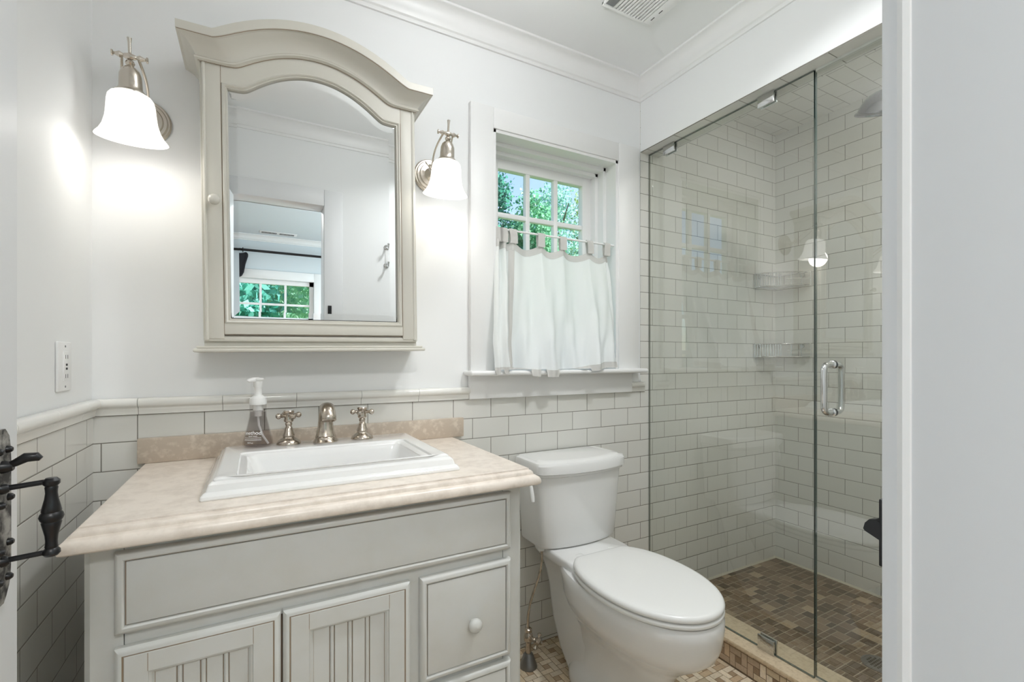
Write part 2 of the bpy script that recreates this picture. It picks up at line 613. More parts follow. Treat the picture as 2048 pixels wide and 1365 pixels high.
# mosaic of little stone tiles: pinwheels of four 2x1 bricks round a dark dot
def mosaic(name, rects, fn, base_z, props, seed, lift=.0012, gap=.0011, mat_=None, parent=None):
    rnd = random.Random(seed)
    v, f, cols = [], [], []
    for (x0, x1, y0, y1, c) in rects:
        k = rnd.uniform(-1, 1)
        c = tuple(max(0, min(255, q + k * w)) for q, w in zip(c, (14, 13, 12)))
        g, e = gap, .0009
        o = len(v)
        v += [fn(x0 + g, y0 + g, 0), fn(x1 - g, y0 + g, 0), fn(x1 - g, y1 - g, 0), fn(x0 + g, y1 - g, 0)]
        v += [fn(x0 + g + e, y0 + g + e, lift), fn(x1 - g - e, y0 + g + e, lift), fn(x1 - g - e, y1 - g - e, lift), fn(x0 + g + e, y1 - g - e, lift)]
        f += [(o + 4, o + 5, o + 6, o + 7), (o, o + 1, o + 5, o + 4), (o + 1, o + 2, o + 6, o + 5), (o + 2, o + 3, o + 7, o + 6), (o + 3, o, o + 4, o + 7)]
        cols += [rgb(*c)] * 8
    me = bpy.data.meshes.new(name)
    me.from_pydata(v, [], f)
    at = me.attributes.new('tint', 'FLOAT_COLOR', 'POINT')
    at.data.foreach_set('color', [q for c in cols for q in c])
    me.materials.append(mat_ or M['mosaic'])
    o = bpy.data.objects.new(name, me)
    COL.objects.link(o)
    WPOS[o.name] = Vector((0, 0, 0))
    if parent is not None: o.parent = parent
    for k, q in (props or {}).items(): o[k] = q
    return o


def pinwheels(x0, x1, y0, y1, s, seed, base=(218, 203, 180), dark=(172, 148, 120)):
    rnd = random.Random(seed)
    out = []
    nx, ny = int((x1 - x0) / (3 * s)) + 2, int((y1 - y0) / (3 * s)) + 2
    for i in range(nx):
        for j in range(ny):
            X, Y = x0 + 3 * s * i, y0 + 3 * s * j
            cells = [(0, 2, 0, 1, base), (2, 3, 0, 2, base), (1, 3, 2, 3, base), (0, 1, 1, 3, base), (1, 2, 1, 2, dark)]
            for a, b_, c, d, col in cells:
                if col is base:
                    q = rnd.random()
                    col = (204, 186, 158) if q < .25 else (192, 168, 138) if q < .33 else (224, 210, 188) if q < .6 else base
                r = (max(X + a * s, x0), min(X + b_ * s, x1), max(Y + c * s, y0), min(Y + d * s, y1))
                if r[1] - r[0] > .004 and r[3] - r[2] > .004: out.append(r + (col,))
    return out


mosaic('floor_tiles', pinwheels(XL, XR, YF, YB, .0245, 3), lambda x, y, h: (x, y, -.002 + h), 0, ST, 5)

# shower curb: stone cap on a mosaic face
CB = CZ - 1.08
cu = struct('kerb')
MB().box(XR + .004, 1.740, .15, YB, 0, CB - .016).build('kerb_core', M['mosaic_grout'], cu, smooth=0)
mosaic('kerb_tiles', pinwheels(.15, YB, .001, CB - .017, .0245, 8, (190, 168, 144), (146, 122, 98)), lambda y, z, h: (XR + .004 - h, y, z), 0, ST, 9, parent=cu)
MB().box(XR - .006, 1.746, .15, YB, CB - .016, CB, .003).build('kerb_cap', M['curbstone'], cu)
MB().box(1.738, XS, .15, YB, -.05, .0215).build('floor_shower', M['pan_grout'], props=ST, smooth=0)
rnd = random.Random(4)
rc = []
x = 1.746
while x < XS:
    y = .15
    w = .0515
    while y < YB:
        L = rnd.choice((.0515, .0515, .0515, .0515, .0258, .0258))
        q = rnd.random()
        c = (112, 93, 74) if q < .45 else (94, 78, 62) if q < .75 else (128, 108, 87) if q < .93 else (158, 138, 113)
        rc.append((x, min(x + w, XS), y, min(y + L, YB), c))
        y += L
    x += w
mosaic('floor_shower_tiles', rc, lambda x, y, h: (x, y, .0215 + h), 0, ST, 6, gap=.0019)
pale = principled('silicone', rgb(190, 184, 168), .5)
b = MB()
b.prism([(YB, .0215), (YB - .007, .0225), (YB, .031)], 'x', 1.746, XS)
b.prism([(XS, .0215), (XS - .007, .0225), (XS, .031)], 'y', .15, YB)
b.build('trim_8', pale, props=ST, smooth=0)

# ------------------------------------------------------------------ bathroom window
w1 = struct('window_1')
yc = YB + .003
MB().box(.713, WX0, yc - .022, yc, CZ - .05, CZ + .978, .003).box(WX1, 1.568, yc - .022, yc, CZ - .05, CZ + .978, .003) \
    .box(WX0, WX1, yc - .0215, yc, WZ1, CZ + .977, .003).build('window_casing', M['trim'], w1)
b = MB()
b.box(.690, 1.574, YB - .075, yc, CZ - .068, CZ - .049, .008, 4)
b.box(WX0 + .001, WX1 - .001, yc - .01, YB + .19, CZ - .066, CZ - .0495)
b.build('window_stool', M['trim'], w1)
MB().box(.709, 1.525, yc - .022, yc, CZ - .158, CZ - .068, .003).build('window_apron', M['trim'], w1)
YS = YB + .128
b = MB()      # reveal with its stepped stops
b.box(WX0 - .01, WX0 + .012, YB - .012, YB + .2, WZ0, WZ1)
b.box(WX1 - .012, WX1 + .01, YB - .012, YB + .2, WZ0, WZ1)
b.box(WX0, WX1, YB - .012, YB + .2, WZ1 - .012, WZ1 + .01)
for d, q in ((.055, .030), (.095, .046)):
    b.box(WX1 - q, WX1 - .010, YB + d, YB + .2, WZ0, WZ1 - .01, .003)
    b.box(WX0 + .010, WX0 + q, YB + d, YB + .2, WZ0, WZ1 - .01, .003)
    b.box(WX0 + .012, WX1 - .012, YB + d, YB + .2, WZ1 - q, WZ1 - .01, .003)
b.build('window_frame', M['trim'], w1)
sx0, sx1, sz0, sz1 = WX0 + .042, WX1 - .042, WZ0, WZ1 - .042
gx = [.905, 1.350]
b = MB()
b.box(sx0, gx[0], YS, YS + .035, sz0, sz1, .004)
b.box(gx[1], sx1, YS, YS + .035, sz0, sz1, .004)
b.box(gx[0] - .004, gx[1] + .004, YS, YS + .035, sz1 - .045, sz1, .004)
b.box(gx[0] - .004, gx[1] + .004, YS, YS + .035, sz0, sz0 + .06, .004)
ph = .195
zt = sz1 - .045
for i in (1, 2):
    xm = gx[0] + (gx[1] - gx[0]) * i / 3
    b.box(xm - .011, xm + .011, YS + .003, YS + .03, sz0 + .05, zt + .005, .004)
for i in range(1, 5):
    b.box(gx[0] - .003, gx[1] + .003, YS + .004, YS + .029, zt - ph * i - .011, zt - ph * i + .011, .004)
b.build('window_sash', M['trim'], w1)
MB().box(gx[0] - .002, gx[1] + .002, YS + .016, YS + .019, sz0 + .05, zt + .002).build('window_pane', M['pane'], w1, smooth=0)

# ------------------------------------------------------------------ cafe curtain on its rod
rodz = CZ + .512
b = MB().tube([(WX0 + .012, YB + .004, rodz), (WX1 - .012, YB + .004, rodz)], .0045, 12)
rod = tag(b.build('curtain_rod', M['plastic']), 'thin white rod across the window carrying the cafe curtain', 'curtain rod')
TX = [.842, .862, .905, 1.040, 1.150, 1.293, 1.392]


def drape(u, s):
    """u 0..1 across, s 0..1 down"""
    x0, x1 = .824 - .040 * min(1, s * 1.3), 1.404 + .016 * math.sin(math.pi * min(1, s * 1.15))
    x = x0 + (x1 - x0) * u + .006 * math.sin(9 * u + 2.5 * s) * s
    # sag of the heading between tabs
    lo = max([t for t in TX if t <= x] or [TX[0]])
    hi = min([t for t in TX if t > x] or [TX[-1] + .02])
    span = max(hi - lo, .01)
    k = min(max((x - lo) / span, 0), 1)
    sag = .022 * math.sin(math.pi * k) * min(1, span / .1)
    a = .3 + .7 * s
    fold = .020 * a * math.sin(2 * math.pi * (2.6 * u + .28 * s)) + .0125 * a * math.sin(2 * math.pi * (5.7 * u - .5 * s + .2)) \
        +   .006 * s * math.sin(2 * math.pi * (11 * u + .8 * s)) + .0022 * math.sin(40 * u + 23 * s) * s
    if u < .1: fold += .012 * math.sin(u / .1 * 2 * math.pi * 1.5)
    y = YB + .004 - .080 * s ** 1.3 - fold * (1 if s < .97 else .9) + .012 * (1 - s) * math.sin(math.pi * k)
    zt_ = rodz - .044 - sag * (1 - s) ** 2
    zb = CZ - .072 + .010 * math.sin(7.5 * u + 1.0) + (.03 * (u - .3) if u > .3 else 0)
    z = zt_ + (zb - zt_) * s
    if s > .85 and y > YB - .082: z = max(z, CZ - .046)
    return (x, y, z)


cur = thing('cafe_curtain', 'white linen tab-top cafe curtain covering the lower half of the window', 'curtain', (1.12, YB, CZ - .06))


def sheet(name, m_, u0, u1, s0, s1, nu, ns, push=0.0):
    v = []
    for j in range(ns + 1):
        for i in range(nu + 1):
            p = drape(u0 + (u1 - u0) * i / nu, s0 + (s1 - s0) * j / ns)
            v.append((p[0], p[1] - push, p[2]))
    f = [(j * (nu + 1) + i, j * (nu + 1) + i + 1, (j + 1) * (nu + 1) + i + 1, (j + 1) * (nu + 1) + i) for j in range(ns) for i in range(nu)]
    return MB().add(v, f).build(name, m_, cur, smooth=180)


sheet('curtain_panel', M['linen'], 0, 1, .055, .955, 150, 60)
sheet('heading_band', M['linen_hem'], 0, 1, 0, .058, 150, 4, .0012)
sheet('hem', M['linen_hem'], 0, 1, .95, 1, 150, 3, .0012)
sheet('side_hem', M['linen_hem'], .115, .155, .06, .99, 6, 50, .0016)
for tx in TX:
    b = MB()
    w = .017
    for sx in (0,):
        pts = []
        for k in range(13):
            a = -math.pi / 2 + math.pi * k / 12
            pts.append((YB + .004 - .0075 * math.cos(a - math.pi / 2 + math.pi / 2) if False else YB + .004 + .0075 * math.sin(a + math.pi), rodz + .0075 * math.cos(a)))
        prof = [(YB - .004, rodz - .05)] + pts[::-1][::1]
        front = [(YB - .0055, rodz - .052), (YB - .0050, rodz - .02)]
        arc = [(YB + .004 - .0078 * math.cos(math.pi * k / 8), rodz + .0078 * math.sin(math.pi * k / 8)) for k in range(9)]
        back = [(YB + .0118, rodz - .02), (YB + .0075, rodz - .052)]
        prof = front + arc + back
        tilt = .004 * math.sin(tx * 30)
        v = [(tx - w + tilt * (z < rodz - .01), y, z) for y, z in prof] + [(tx + w + tilt * (z < rodz - .01), y, z) for y, z in prof]
        n = len(prof)
        b.add(v, [(i, i + 1, n + i + 1, n + i) for i in range(n - 1)])
    b.build('tab', M['linen_hem'], cur, smooth=60)

# ------------------------------------------------------------------ mirror cabinet
mc = thing('mirror_cabinet', 'cream medicine cabinet with arched crown and mirrored door above the sink', 'mirror cabinet', (.1715, YB + .003, CZ), (0, -.0135, 0))
HW = .2955


def soft(u):
    s = 1 - u * u
    return .5 * (s + math.sqrt(s * s + .012))


zlow = lambda x: .806 + .079 * soft(abs(x) / .205)
zkink = lambda x: max(0, 1 - (x / .226) ** 2)
zmir = lambda x: .742 + .084 * soft(abs(x) / .187)
ztop = lambda x: .868 + .089 * zkink(x)

b = MB()
NX = 48
xs = [-HW + 2 * HW * i / NX for i in range(NX + 1)]
front = [(x, -.135, zlow(x) + .02) for x in xs]
# body: sides, bottom and arched top
poly = [(-HW, .036), (HW, .036)] + [(x, zlow(x) + .02) for x in reversed(xs)]
b.prism(poly, 'y', -.134, 0)
b.build('body', M['cream'], mc, local=True, smooth=30)
b = MB()
b.box(-.320, .320, -.158, 0, .019, .029, .004)
b.box(-.313, .313, -.150, 0, .029, .036, .003)
b.build('shelf', M['cream'], mc, local=True)
# crown swept round three sides
prof = [(0, .0), (0, .006), (.04, .013), (.09, .014), (.13, .010), (.16, .010), (.25, .013), (.36, .018), (.47, .026), (.55, .035), (.61, .045), (.635, .047), (.64, .051), (.665, .055), (.985, .055), (1.0, .053), (1.0, -.10)]
b = MB()
xc = [-HW + 2 * HW * i / 96 for i in range(97)]
rows = []
for t_, p in prof:
    def zz(x):
        return zlow(x) - .004 + (ztop(x) - zlow(x) + .004) * t_
    q = p * .84
    row = [(-HW - q, 0.0, zz(-HW)), (-HW - q, -.148 - p, zz(-HW))] + [(x * (HW + q) / HW, -.148 - p, zz(x)) for x in xc[1:-1]] + [(HW + q, -.148 - p, zz(HW)), (HW + q, 0.0, zz(HW))]
    rows.append(row)
rows[-1] = [(x, 0.0, z) for x, y, z in rows[-2]]
b.loft(rows, False)
crown_o = b.build('crown_moulding', M['cream'], mc, local=True, smooth=26)
for t_, p, r_ in ((.115, .0105, .0011), (.0, .004, .0011), (.65, .0525, .0009)):
    zz = lambda x: zlow(x) - .004 + (ztop(x) - zlow(x) + .004) * t_
    q = p * .84
    MB().tube([(x * (HW + q) / HW, -.148 - p - .0002, zz(x)) for x in xc], r_, 6).build('glaze_line', M['glaze'], crown_o, local=True)
# door frame
MX, SX, OX, YD = .2315, .2475, .284, -.150
b = MB()
for s in (-1, 1):
    x0, x1 = (SX, OX) if s > 0 else (-OX, -SX)
    b.box(x0, x1, YD, -.134, .056, .806, .0015)
    b.box(s * OX, s * (HW + .001), YD + .004, -.134, .050, .806, .003)
    b.tube([(s * (OX + .003), YD + .0015, .053), (s * (OX + .003), YD + .0015, .806)], .0045, 8)
b.box(-SX, SX, YD, -.134, .068, .099, .0015)
b.box(-HW, HW, YD + .003, -.134, .048, .064, .004)
NT = 40
xt = [-SX + 2 * SX * i / NT for i in range(NT + 1)]
top = [(x, zlow(x) + .006) for x in xt]
bot = [(x, zmir(max(-MX, min(MX, x))) + .013) for x in xt]
b.loft([[(x, YD, z) for x, z in bot], [(x, YD, z) for x, z in top]], False)
b.loft([[(x, -.136, z) for x, z in bot], [(x, YD, z) for x, z in bot]], False)
fr_o = b.build('door_frame', M['cream'], mc, local=True, smooth=30)
# glaze lines at the joints of the frame
b = MB()
for s in (-1, 1):
    b.box(s * SX - .0006, s * SX + .0006, YD - .0003, YD + .004, .066, zlow(SX) + .004)
    b.box(s * OX - .0005, s * OX + .0005, YD - .0002, YD + .004, .052, .806)
b.box(-SX, SX, YD - .0002, YD + .004, .0655, .0667)
b.build('glaze_line', M['glaze'], fr_o, local=True, smooth=0)
# moulded bead round the mirror
NM = 60
arch = [(x, zmir(x)) for x in [MX - 2 * MX * i / NM for i in range(NM + 1)]]
outl = [(-MX, .112), (MX, .112)] + arch
def inset(pl, d):
    n = len(pl)
    out = []
    for i in range(n):
        p0, p1, p2 = Vector(pl[i - 1]), Vector(pl[i]), Vector(pl[(i + 1) % n])
        a, c = (p1 - p0).normalized(), (p2 - p1).normalized()
        na, nc = Vector((-a.y, a.x)), Vector((-c.y, c.x))
        nn = (na + nc).normalized()
        k = max(.35, nn.dot(na))
        out.append(tuple(p1 + nn * d / k))
    return out
b = MB()
rings = []
for d, y in ((-.015, YD + .001), (-.013, YD - .003), (-.010, YD - .004), (-.007, YD - .002), (-.006, YD + .0005), (-.003, YD - .0005), (-.0005, YD + .003), (0, YD + .009), (0, YD + .012)):
    rings.append([(x, y, z) for x, z in inset(outl, d)])
b.loft(rings, True)
b.build('mirror_bead', M['cream'], mc, local=True, smooth=50)
o2 = inset(outl, .0)
i2 = inset(outl, .021)
ya, yb = YD + .0105, YD + .0092
b = MB()
n = len(o2)
b.add([(x, ya, z) for x, z in o2] + [(x, yb, z) for x, z in i2], [(i, (i + 1) % n, n + (i + 1) % n, n + i) for i in range(n)])
b.add([(x, yb, z) for x, z in i2], [tuple(range(n))])
tiltM = Matrix.Translation((0, yb, .45)) @ Matrix.Rotation(R(.45), 4, 'X') @ Matrix.Translation((0, -yb, -.45))
b.xf(tiltM)
mir = b.build('mirror', M['mirror'], mc, local=True, smooth=0)
b = MB().add([(x, ya + .0025, z) for x, z in inset(outl, -.002)], [tuple(range(n))])
b.build('mirror_backing', M['dark'], mc, local=True, smooth=0)
MB().lathe([(.005, 0), (.006, .004), (.005, .008), (.009, .012), (.0135, .018), (.0145, .023), (.012, .028), (.006, .031), (0, .032)], (-.2655, YD, .428), (0, -1, 0), 24).build('knob', M['cream'], mc, local=True)

# ------------------------------------------------------------------ wall sconces
def sconce():
    t_ = thing('wall_sconce', 'brushed nickel wall lamp with lit bell shade between the room corner and the mirror cabinet', 'wall lamp', (-.274, YB + .003, CZ + .665), group='nickel wall sconces flanking the mirror cabinet')
    pl = MB().lathe([(.060, 0), (.061, .006), (.057, .010), (.053, .010), (.050, .014), (.043, .015), (.040, .020), (.026, .022), (.020, .030), (.012, .036), (.010, .044), (.0, .046)], (0, 0, 0), (0, -1, 0), 40).build('backplate', M['satin'], t_, local=True)
    b = MB().tube([(0, -.04, 0), (0, -.075, .005)], .007, 12).sphere((0, -.078, .006), .013).tube([(-.022, -.078, .006), (.022, -.078, .006)], .0045, 10).sphere((-.024, -.078, .006), .007).sphere((.024, -.078, .006), .007)
    b.build('hub', M['satin'], t_, local=True)
    MB().tube([(-.03, -.05, .03), (-.014, -.06, .004)], [.0045, .003], 8).build('key', M['satin'], t_, local=True)
    for s in (-1, 1):
        pts = []
        for k in range(13):
            q = k / 12
            pts.append((s * (.016 + .008 * math.sin(math.pi * q)), -.078 - .112 * q ** 1.15, .006 + .072 * q ** 1.6 + .012 * math.sin(math.pi * q)))
        MB().tube(pts, .0032, 8).build('arm', M['satin'], t_, local=True)
    # everything that hangs on the yoke is turned a little out from the wall
    TL = Matrix.Translation((0, -.19, .078)) @ Matrix.Rotation(R(8), 4, 'X')
    def hung(b_): return b_.xf(TL)
    b = MB()
    pr = [(0, -.037), (.007, -.036), (.007, -.033), (.003, -.031), (.004, -.028), (.0075, -.020), (.004, -.013), (.0055, -.011), (.0085, 0), (.0055, .011), (.004, .013), (.0075, .020), (.004, .028), (.003, .031), (.007, .033), (.007, .036), (0, .037)]
    b.lathe(pr, (0, 0, 0), (1, 0, 0), 16)
    hung(b).build('crossbar', M['satin'], t_, local=True)
    hung(MB().lathe([(.0035, .005), (.0035, .03), (.0052, .043), (.0, .0435)], n=14)).build('finial', M['satin'], t_, local=True)
    hung(MB().lathe([(.004, -.008), (.008, -.011), (.010, -.016), (.008, -.021), (.006, -.023), (.011, -.025), (.018, -.032), (.0225, -.044), (.0235, -.062), (.024, -.074), (.027, -.080), (.031, -.083), (.031, -.090), (.028, -.0905)], n=36)).build('socket_cup', M['satin'], t_, local=True)
    for k in range(3):
        a = R(90 * k + 200)
        hung(MB().sphere((.033 * math.cos(a), .033 * math.sin(a), -.0865), .0028, 8)).build('thumbscrew', M['satin'], t_, local=True)
    o_ = [(.029, -.084), (.040, -.090), (.046, -.098), (.0485, -.110), (.050, -.128), (.0525, -.150), (.058, -.170), (.066, -.185), (.0735, -.194), (.0745, -.1965)]
    i_ = [(.072, -.1955), (.064, -.184), (.056, -.169), (.050, -.150), (.0475, -.128), (.046, -.110), (.043, -.100), (.030, -.092)]
    hung(MB().loft([[(max(r, 1e-4) * math.cos(2 * math.pi * k / 48), max(r, 1e-4) * math.sin(2 * math.pi * k / 48), h) for k in range(48)] for r, h in o_ + i_])).build('shade', M['shade'], t_, local=True, smooth=60)
    hung(MB().lathe([(.010, -.092), (.012, -.105), (.022, -.125), (.025, -.142), (.020, -.158), (0, -.166)], n=20)).build('bulb', M['bulb'], t_, local=True)
    return t_


s1 = sconce()
s2 = copy_tree(s1)
s2.location.x = .558
s2['label'] = 'brushed nickel wall lamp with lit bell shade between the mirror cabinet and the window'
for s_ in (s1, s2):
    ld = bpy.data.lights.new('sconce_bulb_light', 'POINT')
    ld.energy = SCONCE_W
    ld.color = (1.0, .965, .93)
    ld.shadow_soft_size = .045
    lo = bpy.data.objects.new('sconce_bulb_light', ld)
    COL.objects.link(lo)
    lo.parent = s_
    lo.location = (0, -.19, -.116)

# ------------------------------------------------------------------ added fill lamps out of view and extractor grille
cl = thing('added_globe_light', 'added unseen opal fill globe hanging close under the middle of the bathroom ceiling', 'ceiling lamp', (.62, 1.0, ZC))  # unseen globe put in to brighten the ceiling and upper walls
MB().lathe([(.065, 0), (.066, -.012), (.055, -.022), (.022, -.028), (.020, -.050), (.045, -.054), (.047, -.072), (.04, -.072)], n=40).build('canopy', M['satin'], cl, local=True)
MB().sphere((0, 0, -.16), .10, 40).build('globe', emis('fill_globe_lit', (.965, .985, 1.0, 1), GLOBE_L), cl, local=True, smooth=180)
dl = thing('added_downlight', 'added unseen fill downlight in the bathroom ceiling between the globe and the shower', 'ceiling lamp', (1.05, .62, ZC))  # added downlight, out of view, fills the lower part of the room
MB().lathe([(.085, 0), (.108, -.001), (.108, -.006), (.086, -.008)], n=48).build('rim', M['trim'], dl, local=True)
MB().lathe([(.086, -.003), (0, -.0035)], n=40).build('diffuser', M['diffuser'], dl, local=True)
ld = bpy.data.lights.new('downlight_fill_light', 'AREA')
ld.shape = 'DISK'
ld.size = .16
ld.energy = DOWN_W
ld.spread = R(140)
ld.color = (.955, .98, 1.0)
lo = bpy.data.objects.new('downlight_fill_light', ld)
COL.objects.link(lo)
lo.parent = dl
lo.location = (0, 0, -.012)

sl = thing('added_shower_light', 'added unseen fill lamp in the tiled shower ceiling nearest the camera', 'ceiling lamp', (2.15, .48, ZC - .004))  # lamp put in only to brighten the shower tiles
MB().lathe([(.055, 0), (.075, -.001), (.076, -.006), (.056, -.007)], n=40).build('rim', M['trim'], sl, local=True)
MB().lathe([(.056, -.003), (0, -.0035)], n=40).build('diffuser', M['diffuser'], sl, local=True)
ld = bpy.data.lights.new('shower_fill_light', 'AREA')
ld.shape = 'DISK'
ld.size = .10
ld.energy = SHOWER_W
ld.color = (1.0, .985, .95)
lo = bpy.data.objects.new('shower_fill_light', ld)
COL.objects.link(lo)
lo.parent = sl
lo.location = (0, 0, -.012)

bl = thing('added_bedroom_light', 'added unseen fill lamp on the bedroom ceiling behind the doorway', 'ceiling lamp', (.05, -1.0, ZC + .02))  # added lamp out of view, fills the vanity front through the doorway
MB().lathe([(.16, 0), (.165, -.012), (.160, -.03), (.150, -.03)], n=48).build('rim', M['trim'], bl, local=True)
MB().lathe([(.150, -.028), (.14, -.036), (.10, -.044), (0, -.047)], n=48).build('diffuser', M['diffuser'], bl, local=True)
ld = bpy.data.lights.new('bedroom_fill_light', 'AREA')
ld.shape = 'DISK'
ld.size = .30
ld.energy = BED_W
ld.color = (1.0, .985, .96)
lo = bpy.data.objects.new('bedroom_fill_light', ld)
COL.objects.link(lo)
lo.parent = bl
lo.location = (0, 0, -.055)

ve = thing('extractor_grille', 'white slatted extractor fan grille on the bathroom ceiling', 'vent', (1.215, 1.20, ZC))
b = MB()
x0, x1, y0, y1 = 1.10, 1.335, 1.06, 1.335
b.box(x0, 1.146, y0, y1, ZC - .012, ZC, .003)
b.box(1.292, x1, y0, y1, ZC - .012, ZC, .003)
b.box(x0, x1, 1.322, y1, ZC - .0122, ZC, .003)
b.box(x0, x1, y0, 1.075, ZC - .0122, ZC, .003)
b.build('frame', M['plastic'], ve)
for k in range(11):
    xk = 1.1505 + .01345 * k
    MB().box(xk - .0045, xk + .0045, 1.073, 1.324, ZC - .012, ZC - .003, .0015).build('slat', M['plastic'], ve)
MB().box(1.14, 1.30, 1.07, 1.325, ZC - .002, ZC - .0005).build('backing', M['slot'], ve, smooth=0)
MB().box(1.105, 1.140, 1.20, 1.318, ZC - .0135, ZC - .011, .001).build('lamp_lens', M['steel'], ve)
for yk in (1.245, 1.285): MB().box(1.309, 1.312, yk, yk + .018, ZC - .0127, ZC - .011).build('latch_slot', M['slot'], ve, smooth=0)

# ------------------------------------------------------------------ vanity
VX0, VX1, VY, VZ = -.272, .630, 1.098, .842
va = thing('vanity_cabinet', 'cream glazed vanity cabinet with beadboard doors and drawers under the stone counter', 'cabinet', (.18, 1.36, 0))
b = MB()
b.box(VX0, VX0 + .018, VY + .018, YB - .005, .09, VZ)
b.box(VX1 - .018, VX1, VY + .018, YB - .005, .09, VZ)
b.box(VX0 + .018, VX1 - .018, VY + .018, YB - .005, .09, .108)
b.box(VX0 + .018, VX1 - .018, YB - .012, YB - .005, .108, VZ)
b.box(VX0 + .03, VX1 - .03, VY + .07, YB - .02, 0, .1)
b.build('body', M['vanity'], va, smooth=0)
b = MB()
ins = .058
for (xa, xb) in ((VX0, VX0 + ins), (VX1 - ins, VX1)):
    c = .010
    b.prism([(xa + c, VY), (xb - .0005, VY), (xb - .0005, VY + .02), (xa, VY + .02), (xa, VY + c)] if xa < 0 else [(xa + .0005, VY), (xb - c, VY), (xb, VY + c), (xb, VY + .02), (xa + .0005, VY + .02)], 'z', 0, VZ)
b.box(VX0 + ins + .0009, VX1 - ins - .0009, VY + .0005, VY + .02, .818, VZ)
b.box(VX0 + ins + .0009, VX1 - ins - .0009, VY + .0005, VY + .02, .640, .690)
b.box(.300, .352, VY + .001, VY + .02, .1, .6395)
b.box(VX0 + ins + .0009, VX1 - ins - .0009, VY + .0005, VY + .02, .06, .120)
b.box(.352, VX1 - ins - .0009, VY + .001, VY + .02, .38, .41)
b.build('face_frame', M['vanity'], va, smooth=0)
MB().box(VX0 + .02, VX1 - .02, VY + .012, VY + .0175, .09, VZ - .002).build('reveal', M['glaze'], va, smooth=0)


def lipped(x0, x1, z0, z1, yf, out=.018, lip=.016):
    """front with a rounded lip and a glazed line inside it"""
    prof_ = [(0, 0), (0, out * .55), (.003, out * .8), (.007, out * .95), (lip * .75, out), (lip - .0012, out * .9), (lip, out * .62), (lip + .0016, out * .62), (lip + .0022, out * .84), (lip + .004, out * .88)]
    rings_ = []
    for d, o_ in prof_:
        rings_.append([(q[0], yf - o_, q[1]) for q in ((x0 + d, z0 + d), (x1 - d, z0 + d), (x1 - d, z1 - d), (x0 + d, z1 - d))])
    mb = MB()
    mb.loft(rings_[:7], True)
    mb.loft(rings_[6:8], True, mat=1)
    mb.loft(rings_[7:], True, cap1=True)
    return mb


FX0, FX1 = -.226, .590
lipped(FX0, FX1, .676, .826, VY).build('drawer_front', [M['vanity'], M['glaze']], va, smooth=35)


def knob(x, z, parent):
    MB().lathe([(.007, 0), (.0065, .006), (.008, .009), (.014, .013), (.0175, .020), (.0165, .027), (.011, .032), (0, .034)], (x, VY - .016, z), (0, -1, 0), 24).build('knob', M['vanity'], parent)


def door(x0, x1, z0, z1):
    y = VY
    sw = .052
    d = lipped(x0, x1, z0, z1, y, .018, .013).build('door', [M['vanity'], M['glaze']], va, smooth=35)
    return d


def vdoor(x0, x1, z0, z1, kx):
    yf = VY
    sw = .050
    mb = MB()
    # outer rounded lip, open in the middle
    prof_ = [(0, 0), (0, .011), (.003, .015), (.008, .018), (.012, .0185), (.013, .0170), (.0145, .0170), (.0155, .0185), (sw, .0185), (sw + .001, .015), (sw + .005, .014), (sw + .009, .009), (sw + .0105, .006)]
    rg = [[(q[0], yf - o_, q[1]) for q in ((x0 + d, z0 + d), (x1 - d, z0 + d), (x1 - d, z1 - d), (x0 + d, z1 - d))] for d, o_ in prof_]
    mb.loft(rg[:5], True)
    mb.loft(rg[4:7], True, mat=1)
    mb.loft(rg[6:10], True)
    mb.loft(rg[9:11], True, mat=0)
    mb.loft(rg[10:12], True)
    mb.loft(rg[11:], True, mat=1)
    # stile and rail joints
    for zz_ in (z0 + sw, z1 - sw):
        pass
    for xx in (x0 + sw, x1 - sw):
        mb.box(xx - .0005, xx + .0005, yf - .0188, yf - .016, z1 - sw + .001, z1 - .016, mat=1)
        mb.box(xx - .0005, xx + .0005, yf - .0188, yf - .016, z0 + .016, z0 + sw - .001, mat=1)
    d = mb.build('door', [M['vanity'], M['glaze']], va, smooth=35)
    # beadboard panel
    px0, px1 = x0 + sw + .0095, x1 - sw - .0095
    nb = 4
    pb = MB()
    wb = (px1 - px0) / nb
    pts, mi = [], []
    for k in range(nb):
        a = px0 + wb * k
        if k:
            pts += [(a - .006, .0075), (a - .0055, .0045), (a - .0043, .0045), (a - .003, .0078), (a, .0088), (a + .003, .0078), (a + .0043, .0045), (a + .0055, .0045), (a + .006, .0075)]
    full = [(px0, .0075)] + pts + [(px1, .0075)]
    for i in range(len(full) - 1):
        (xa, oa), (xb, ob) = full[i], full[i + 1]
        g_ = 1 if oa < .005 or ob < .005 else 0
        if oa < .005 and ob < .005 or g_:
            pass
        pb.add([(xa, yf - oa, z0 + sw), (xb, yf - ob, z0 + sw), (xb, yf - ob, z1 - sw), (xa, yf - oa, z1 - sw)], [(0, 1, 2, 3)], 1 if (oa < .005 and ob < .005) else 0)
    pb.build('beadboard_panel', [M['vanity'], M['glaze']], d, smooth=30)
    MB().lathe([(.007, 0), (.0065, .006), (.008, .009), (.014, .013), (.0175, .020), (.0165, .027), (.011, .032), (0, .034)], (kx, VY - .016, z0 + .20), (0, -1, 0), 24).build('knob', M['vanity'], d)


